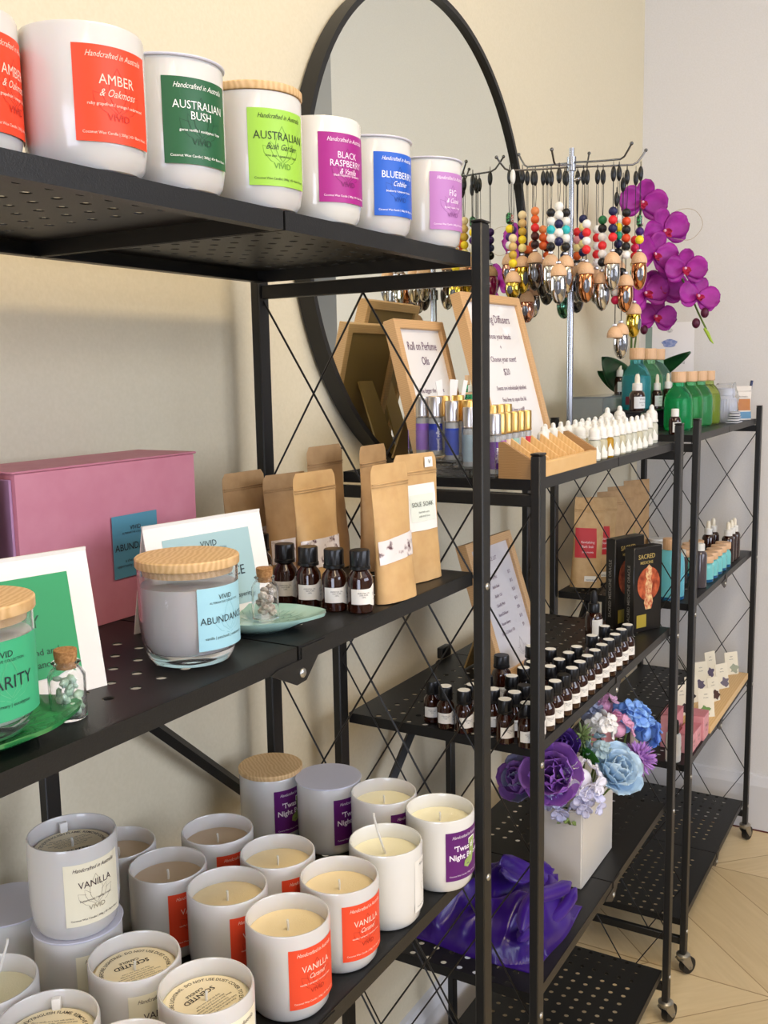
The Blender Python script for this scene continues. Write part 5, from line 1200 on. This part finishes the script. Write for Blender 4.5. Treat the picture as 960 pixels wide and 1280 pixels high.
for i, (x, y) in enumerate([(2.38, .563), (2.43, .566), (2.48, .570), (2.53, .566), (2.50, .625)]): turq(x, y, 'small bottle with flat wooden cap in the back group, %s from the left' % ORD[i], .0195, .046, .0190, .016, '#7fcfc4')
for i, (x, y) in enumerate([(2.262, .497), (2.288, .545)]): dropper(x, y, b2, ['dark brown bottle in grey sleeve beside the turquoise bottles', 'dark brown bottle behind the grey-sleeved one'][i], .0155, .082 if i == 0 else .06, lab=False, bulb=False, glass=M('grey_brown_glass', '#4a4144', .15, coat=.5))
for i, (x, y) in enumerate([(2.592, .550), (2.640, .548), (2.590, .500), (2.628, .500), (2.668, .500)]): dropper(x, y, b2, 'brown bottle with white dropper, %s in the group near the far right post' % ['back left', 'back right', 'front left', 'front middle', 'front right'][i], .0155, .066, lab=False)
GW = 'white pots on the far shelf'
for i, (x, y) in enumerate([(2.33, .61), (2.385, .63)]):
    t = thing('lidded_pot', 'small white lidded pot just behind the black boxes, %s of two' % ['left', 'right'][i], 'pot', (x, y, b2), 0, GW)
    new_obj('pot_body', cached('wp1', lambda: lathe_me([(0, 0), (.018, 0), (.019, .002), (.019, .070), (0, .070)], m_white, 28)), t); new_obj('lid', cached('wp2', lambda: lathe_me([(.020, .070), (.020, .084), (.019, .085), (0, .085)], m_white, 28)), t)

# ------------------------------------------------------------------ third shelf of the middle unit: planter with flowers, satin cloth
t = thing('planter', 'square white ceramic planter on the third shelf of the middle unit', 'planter', (1.478, .502, b3), 0)
def planter():
    bm = bmesh.new(); w_, d_, h = .165, .090, .135
    O = [(0, 0), (w_, 0), (w_, d_), (0, d_)]; k = .006
    I = [(k, k), (w_ - k, k), (w_ - k, d_ - k), (k, d_ - k)]
    a = [bm.verts.new((x, y, 0)) for x, y in O]; b_ = [bm.verts.new((x, y, h)) for x, y in O]; c = [bm.verts.new((x, y, h)) for x, y in I]; d = [bm.verts.new((x, y, h - .02)) for x, y in I]
    bm.faces.new(a[::-1]); bm.faces.new(d)
    for i in range(4):
        j = (i + 1) % 4; bm.faces.new((a[i], a[j], b_[j], b_[i])); bm.faces.new((b_[i], b_[j], c[j], c[i])); bm.faces.new((c[i], c[j], d[j], d[i]))
    bmesh.ops.bevel(bm, geom=bm.edges[:], offset=.0022, segments=3, affect='EDGES'); return mesh_from(bm, M('white_ceramic', '#d9d5cc', .3, coat=.3), True, 40)
new_obj('pot', planter(), t)
PC = Vector((1.560, .547, b3 + .118)); GFL = 'artificial flowers in the white planter'
def flower(name, label, pos, cat='flower'):
    pos = Vector(pos); t = thing(name, label, cat, pos, 0, GFL)
    base = Vector((PC.x + (pos.x - PC.x) * .45, PC.y + (pos.y - PC.y) * .45, PC.z))
    base.x = min(max(base.x, 1.492), 1.615); base.y = min(max(base.y, .514), .578); base.z = b3 + .1155
    a = base - pos; n_ = (Vector((a.x * .35, a.y * .35, min(-.012, a.z * .6))))
    new_obj('stem', tube_me(smooth([(0, 0, 0), n_, a], 5), .0018, m_stem, 6), t); return t, (pos - PC).normalized()
def facing(d, cam_w=.8):
    c = (Vector((0, 0, 1.34)) - PC).normalized(); return (Vector(d) + c * cam_w).normalized()
def hydrangea(pos, R, cols_, label, n=14, seed=0):
    t, d = flower('hydrangea', label, pos); rnd = random.Random(seed); d = facing(d, .5)
    for k in range(n):
        v = Vector((rnd.gauss(0, 1), rnd.gauss(0, 1), rnd.gauss(0, 1))).normalized()
        if v.dot(d) < -.35: v = -v
        c = v * R * rnd.uniform(.72, .95); Rm = face_dir(v + d * .25) @ Matrix.Rotation(rnd.uniform(0, 2), 4, 'Z'); bm = bmesh.new(); s_ = R * rnd.uniform(.50, .62)
        for q in range(4): petal_bm(bm, Matrix.Translation(c) @ Rm @ Matrix.Rotation(PI / 2 * q, 4, 'Z') @ Matrix.Rotation(-.22, 4, 'Y'), s_, s_ * .95, .28, n=5, m=4, point=-.4, wav=.04, th=.0005)
        h_ = rnd.choice(cols_); fo = new_obj('floret', mesh_from(bm, M('petal_' + h_[1:], h_, .55), True), t)
    bm = bmesh.new(); ball(bm, (0, 0, 0), R * .55, 12, 8); new_obj('flower_core', mesh_from(bm, M('petal_' + cols_[0][1:], cols_[0], .55), True), t)
def rose(pos, R, cols_, label, rings=((3, .30, .95), (4, .50, .80), (5, .75, .58), (6, 1.0, .34)), seed=1, name='rose'):
    t, d = flower(name, label, pos); rnd = random.Random(seed); Rm = face_dir(facing(d, .9))
    for ri, (n, rr, up) in enumerate(rings):
        for k in range(n):
            a = 2 * PI * (k + .37 * ri) / n + rnd.uniform(-.15, .15); bm = bmesh.new(); L = R * (1.05 if ri < 3 else 1.15)
            M4 = Rm @ Matrix.Rotation(a, 4, 'Z') @ Matrix.Translation((R * rr * .28, 0, -R * .45)) @ Matrix.Rotation(-up * 1.45, 4, 'Y')
            petal_bm(bm, M4, L, L * 1.15, .35 - .15 * up, n=7, m=6, point=-.55, wav=.035, th=.0006)
            h_ = cols_[(ri + k) % len(cols_)]; new_obj('petal', mesh_from(bm, M('petal_' + h_[1:], h_, .5), True), t)
hydrangea((1.60, .515, .727), .026, ['#efece6', '#f4f1ee'], 'white hydrangea cluster just below the upper shelf edge', 9, 1)
hydrangea((1.62, .543, .735), .024, ['#9aa0b8', '#b0b3c6'], 'grey-lilac hydrangea cluster left of the white one at the top', 9, 2)
hydrangea((1.655, .527, .744), .026, ['#d597bb', '#e0aecb'], 'topmost pink hydrangea cluster', 10, 3)
hydrangea((1.635, .492, .712), .026, ['#dda3c3', '#d28bb4'], 'pink hydrangea cluster between the white and the blue flowers', 10, 4)
hydrangea((1.57, .505, .700), .022, ['#a9c3cf', '#9fb7bd'], 'small pale teal hydrangea above the light blue rose', 8, 5)
hydrangea((1.68, .485, .714), .034, ['#5f8fe0', '#7aa6ea', '#8fb9f0'], 'bright blue hydrangea at the upper right of the bouquet', 14, 6)
hydrangea((1.70, .466, .688), .030, ['#7ea9ec', '#5d88d8'], 'lower right blue hydrangea next to the lilac pompom', 12, 7)
hydrangea((1.50, .512, .668), .031, ['#e6e4ee', '#f2f0f4'], 'large white hydrangea at the front centre of the bouquet', 13, 8)
hydrangea((1.495, .500, .636), .026, ['#cfd0ea', '#dcdcf0'], 'pale lavender hydrangea drooping over the planter rim', 10, 9)
hydrangea((1.482, .545, .632), .028, ['#bfc3e6', '#d2d3ee'], 'blue-white hydrangea drooping over the left rim behind the post', 11, 10)
rose((1.47, .552, .678), .046, ['#9a63c0', '#8a55b4', '#a871c8'], 'large violet peony just right of the post', seed=5, name='peony')
rose((1.50, .622, .646), .036, ['#a575cc', '#8f90b8', '#9a62bd'], 'lilac peony seen left of the post', seed=6, name='peony')
rose((1.53, .560, .704), .030, ['#5b3a96', '#6a459f'], 'dark purple peony behind the violet one', seed=7, name='peony')
rose((1.575, .476, .662), .041, ['#b3cfe4', '#a5c4de', '#bdd6e8'], 'large light blue rose in the middle of the bouquet', seed=8)
t, d = flower('pompom_flower', 'spiky lilac pompom flower at the right of the bouquet', (1.66, .462, .655))
bm = bmesh.new(); Rm = face_dir(facing(d, .8)); rnd = random.Random(3)
for k in range(150):
    v = Vector((rnd.gauss(0, 1), rnd.gauss(0, 1), rnd.gauss(0, 1))).normalized()
    petal_bm(bm, face_dir(v) @ Matrix.Rotation(rnd.uniform(0, 6), 4, 'Z') @ Matrix.Rotation(-PI / 2, 4, 'Y') @ Matrix.Translation((.012, 0, 0)), .021, .0055, .12, n=3, m=2, point=.6, th=.0004)
o = new_obj('thin_petals', mesh_from(bm, M('lilac_petal', '#b483cf', .5), True), t); o['kind'] = 'stuff'
bm = bmesh.new(); ball(bm, (0, 0, 0), .0145, 16, 12); new_obj('flower_core', mesh_from(bm, M('lilac_petal', '#b483cf', .5), True), t)
t, d = flower('foliage_sprig', 'spiky pale green sprig with dark green leaves in the bouquet', (1.56, .533, .706), 'foliage')
bm = bmesh.new(); rnd = random.Random(9)
for k in range(46):
    v = Vector((rnd.gauss(0, .6), rnd.gauss(0, .6), rnd.uniform(-.6, 1))).normalized(); petal_bm(bm, Matrix.Translation((0, 0, .004 * (k % 5))) @ face_dir(v) @ Matrix.Rotation(-PI / 2, 4, 'Y'), .022, .0050, .1, n=4, m=2, point=.8)
new_obj('spiky_leaves', mesh_from(bm, M('pale_green_leaf', '#8fa468', .5), True), t)
for k, (v, L) in enumerate([((-.9, -.5, -.2), .045), ((-.5, -.9, -.1), .05), ((-.7, -.2, -.6), .05), ((-.3, -.9, -.5), .045)]):
    bm = bmesh.new(); petal_bm(bm, Matrix.Translation((0, 0, -.012)) @ face_dir(v) @ Matrix.Rotation(-PI / 2, 4, 'Y'), L, .020, .15, point=.3); new_obj('leaf', mesh_from(bm, M('mid_green_leaf', '#3c7a34', .4), True), t)
t, d = flower('foliage_sprig', 'thin green tendril with tiny leaves hanging over the planter front', (1.472, .530, .602), 'foliage')
bm = bmesh.new()
for k in range(7):
    v = Vector((math.cos(k * 2.1) - .5, math.sin(k * 2.1) - .4, -.4 + .2 * (k % 3))); petal_bm(bm, Matrix.Translation((0, .004 * (k - 3), .003 * (k % 2))) @ face_dir(v) @ Matrix.Rotation(-PI / 2, 4, 'Y'), .013, .0075, .1, n=4, m=3)
new_obj('tiny_leaves', mesh_from(bm, M('moss_green_leaf', '#74894a', .5), True), t)

# satin cloth, gathered into a soft heap
def satin():
    bm = bmesh.new(); nx, ny = 84, 60; x0, x1, y0, y1 = 1.215, 1.435, .475, .715
    G = {}
    for j in range(ny + 1):
        for i in range(nx + 1):
            u, v = i / nx * 2 - 1, j / ny * 2 - 1; sq = (abs(u) ** 3.2 + abs(v) ** 3.2)
            e = max(0.0, 1 - sq) ** .42
            wv = .5 + .5 * math.sin(9.5 * v + 2.2 * u + 1.6 * math.sin(3 * u + 1)) ; wv2 = .5 + .5 * math.sin(17 * v - 4 * u + 2.5 * math.sin(2.3 * u * v + 2)); wv3 = .5 + .5 * math.sin(7 * u + 5 * v + 2 * math.sin(4 * v))
            z = e * (.046 + .016 * wv + .006 * wv2 ** 2 + .010 * wv3 ** 2 + .018 * (u * .4 + v * .2)) 
            rr = 1 + .03 * math.sin(4 * math.atan2(v, u) + 1)
            dx = .004 * math.sin(14 * v + 3 * u) * e; 
            G[i, j] = bm.verts.new(((x0 + x1) / 2 + u * (x1 - x0) / 2 * (rr if e < .4 else 1) * .96 + dx, (y0 + y1) / 2 + v * (y1 - y0) / 2 * (rr if e < .4 else 1) * .95 + dx, b3 + .0015 + z))
    for j in range(ny):
        for i in range(nx): bm.faces.new((G[i, j], G[i + 1, j], G[i + 1, j + 1], G[i, j + 1]))
    r_ = bmesh.ops.extrude_face_region(bm, geom=bm.faces[:])
    for v in [q for q in r_['geom'] if isinstance(q, bmesh.types.BMVert)]: v.co.z = b3 + .0002
    return bm
ms = noise_mat('purple_satin', '#2a0f7a', '#3c1a96', 12, .30, 2, sheen := (1, 1, 1)) if False else noise_mat('purple_satin', '#270a62', '#36127c', 12, .26, 2)
ms.node_tree.nodes['Principled BSDF'].inputs['Sheen Weight'].default_value = .25; ms.node_tree.nodes['Principled BSDF'].inputs['Sheen Tint'].default_value = lin('#b48ae8')
t = thing('satin_cloth', 'shiny deep purple satin cloth heaped on the shelf left of the planter', 'cloth', (1.315, .60, b3), 0)
bmz = satin(); 
for v in bmz.verts: v.co -= Vector((1.315, .60, b3))
o = new_obj('folded_cloth', mesh_from(bmz, ms, True), t)
for k, (z_, sh) in enumerate(((.060, .0), (.036, .012))):
    pts = [(-.09 + .18 * f, -.095 - sh * .5 + .012 * math.sin(4 * f + k), z_ + .010 * math.sin(5 * f + 2 * k)) for f in [i / 10 for i in range(11)]]
    new_obj('cloth_fold', tube_me(pts, [.003] + [.0115 - .002 * k] * 9 + [.003], ms, 12), t)
bm = bmesh.new()
petal_bm(bm, Matrix.Translation((.045, -.060, .072)) @ face_dir((.1, -.75, .6)) @ Matrix.Rotation(-.4, 4, 'Z'), .062, .050, .10, n=10, m=8, point=-.3, wav=.06, th=.002)
petal_bm(bm, Matrix.Translation((.050, -.060, .076)) @ face_dir((-.1, -.6, .8)) @ Matrix.Rotation(2.6, 4, 'Z'), .070, .052, .10, n=10, m=8, point=-.3, wav=.06, th=.002)
new_obj('cloth_corner', mesh_from(bm, ms, True), t)

# ------------------------------------------------------------------ third shelf of the far unit
t = thing('bamboo_board', 'long bamboo board with a groove holding small cards on the far shelf', 'board', (2.30, .470, b3), 0)
new_obj('board', box_me(0, .470, 0, .052, 0, .018, m_bamboo, .002, 2), t); new_obj('rear_strip', box_me(0, .470, .056, .105, 0, .018, m_bamboo, .002, 2), t)
GCd = 'small flower cards standing on the bamboo board'
for i, (x, y, h, lab_) in enumerate([(2.36, .492, .070, 'cream card with green leaf at the left end of the bamboo board'), (2.345, .545, .075, 'white card with dark blossom left behind the post'), (2.45, .546, .068, 'dark-flowered cream card second in the back row'), (2.485, .500, .062, 'cream card with brown flowers in the front row'), (2.56, .548, .075, 'cream card with grey-violet blossom in the middle of the back row'), (2.60, .503, .066, 'cream card with grey petals in the front row centre'), (2.68, .548, .072, 'tall cream card with violet-grey blossom in the back row'), (2.735, .506, .062, 'plain cream card at the right end of the board')]):
    t = thing('flower_card', lab_, 'card', (x, y, b3 + .0184), math.radians(-38 + (i * 29) % 22 - 9), GCd); t.rotation_euler.x = -.16
    o = new_obj('card', box_me(-.021, .021, -.0005, .0005, 0, h, M('cream_card', '#e6dfc9', .6)), t); o.rotation_euler = (-.0, .0, 0)
    c = ['#6a8f4a', '#2e2024', '#2e2024', '#4a2f28', '#5d5468', '#6b6370', '#5a5168', '#9aa08a'][i]
    bl = [(.013 * math.cos(a) * (1 + .3 * math.sin(5 * a + i)) + (.008 if i % 2 else -.004), .016 + .012 * math.sin(a) * (1 + .25 * math.sin(4 * a))) for a in [2 * PI * k / 22 for k in range(22)]]
    new_obj('flower_picture', mesh2d((bl, [tuple(range(22))]), front_map(-.0007), M('blossom_' + c[1:], c, .5)), o)
    new_obj('lettering', mesh2d(join2d([L2('calm', .0050, 0, h * .80), L2('lavender', .0040, 0, h * .68)]), front_map(-.0007), m_ink), o)
m_pb = noise_mat('pink_soap_box', '#d99399', '#e0a0a4', 60, .55)
GPB = 'pink boxes on the far shelf'
def pinkbox(x, y, w_, d_, h, z, label, rz=0.0):
    t = thing('pink_box', label, 'box', (x, y, z), rz, GPB)
    new_obj('box_body', box_me(0, w_, 0, d_, 0, h, m_pb, .0015, 1), t); new_obj('lid_edge', box_me(-.0006, w_ + .0006, -.0006, d_ + .0006, h, h + .0016, M('deep_pink_lid', '#c97f88', .5), .0006, 1), t)
    new_obj('lettering', mesh2d(join2d([L2('VIVID', h * .16, w_ / 2, h * .55), L2('soap', h * .12, w_ / 2, h * .35)]), front_map(-.0006), m_ink), t)
pinkbox(2.150, .479, .040, .030, .044, b3, 'front lowest pink box left of the bamboo board')
pinkbox(2.195, .479, .045, .034, .042, b3, 'pink box standing second from the left, in the lower row')
pinkbox(2.245, .474, .050, .038, .058, b3, 'right-hand pink box touching the bamboo board')
pinkbox(2.165, .520, .075, .034, .078, b3, 'tall pink box behind the low ones')
pinkbox(2.075, .655, .140, .040, .064, b3, 'wide salmon pink box at the left end, behind the blue flowers')
for i, (x, y) in enumerate([(2.100, .508), (2.118, .592)]):
    t = thing('lotion_bottle', ['white bottle with black cap and green leaf between the two front posts', 'white bottle with black cap behind the front left post'][i], 'bottle', (x, y, b3), 0, 'white lotion bottles with black caps')
    new_obj('bottle_body', cached('lob', lambda: lathe_me([(0, 0), (.0150, 0), (.0165, .002), (.0165, .056), (.0150, .062), (.010, .064), (0, .064)], m_white, 28)), t)
    new_obj('cap', cached('loc', lambda: lathe_me([(.0115, .064), (.0120, .065), (.0115, .088), (.0100, .092), (0, .093)], m_blackp, 28)), t)
    lb = new_obj('label', mesh2d(patch2d(.020, .030, 8, 1), cyl_map(.0165, 0, 0, .0003), M('cream_label2', '#e9e7df', .5)), t, (0, 0, .030), (0, 0, math.radians(250)))
    new_obj('leaf_picture', mesh2d(([(.0, -.006), (.004, -.003), (.003, .004), (-.001, .007), (-.003, .001)], [(0, 1, 2, 3, 4)]), cyl_map(.0165, .35, 0, .0006), M('leaf_print', '#5d8f3f', .5)), lb)
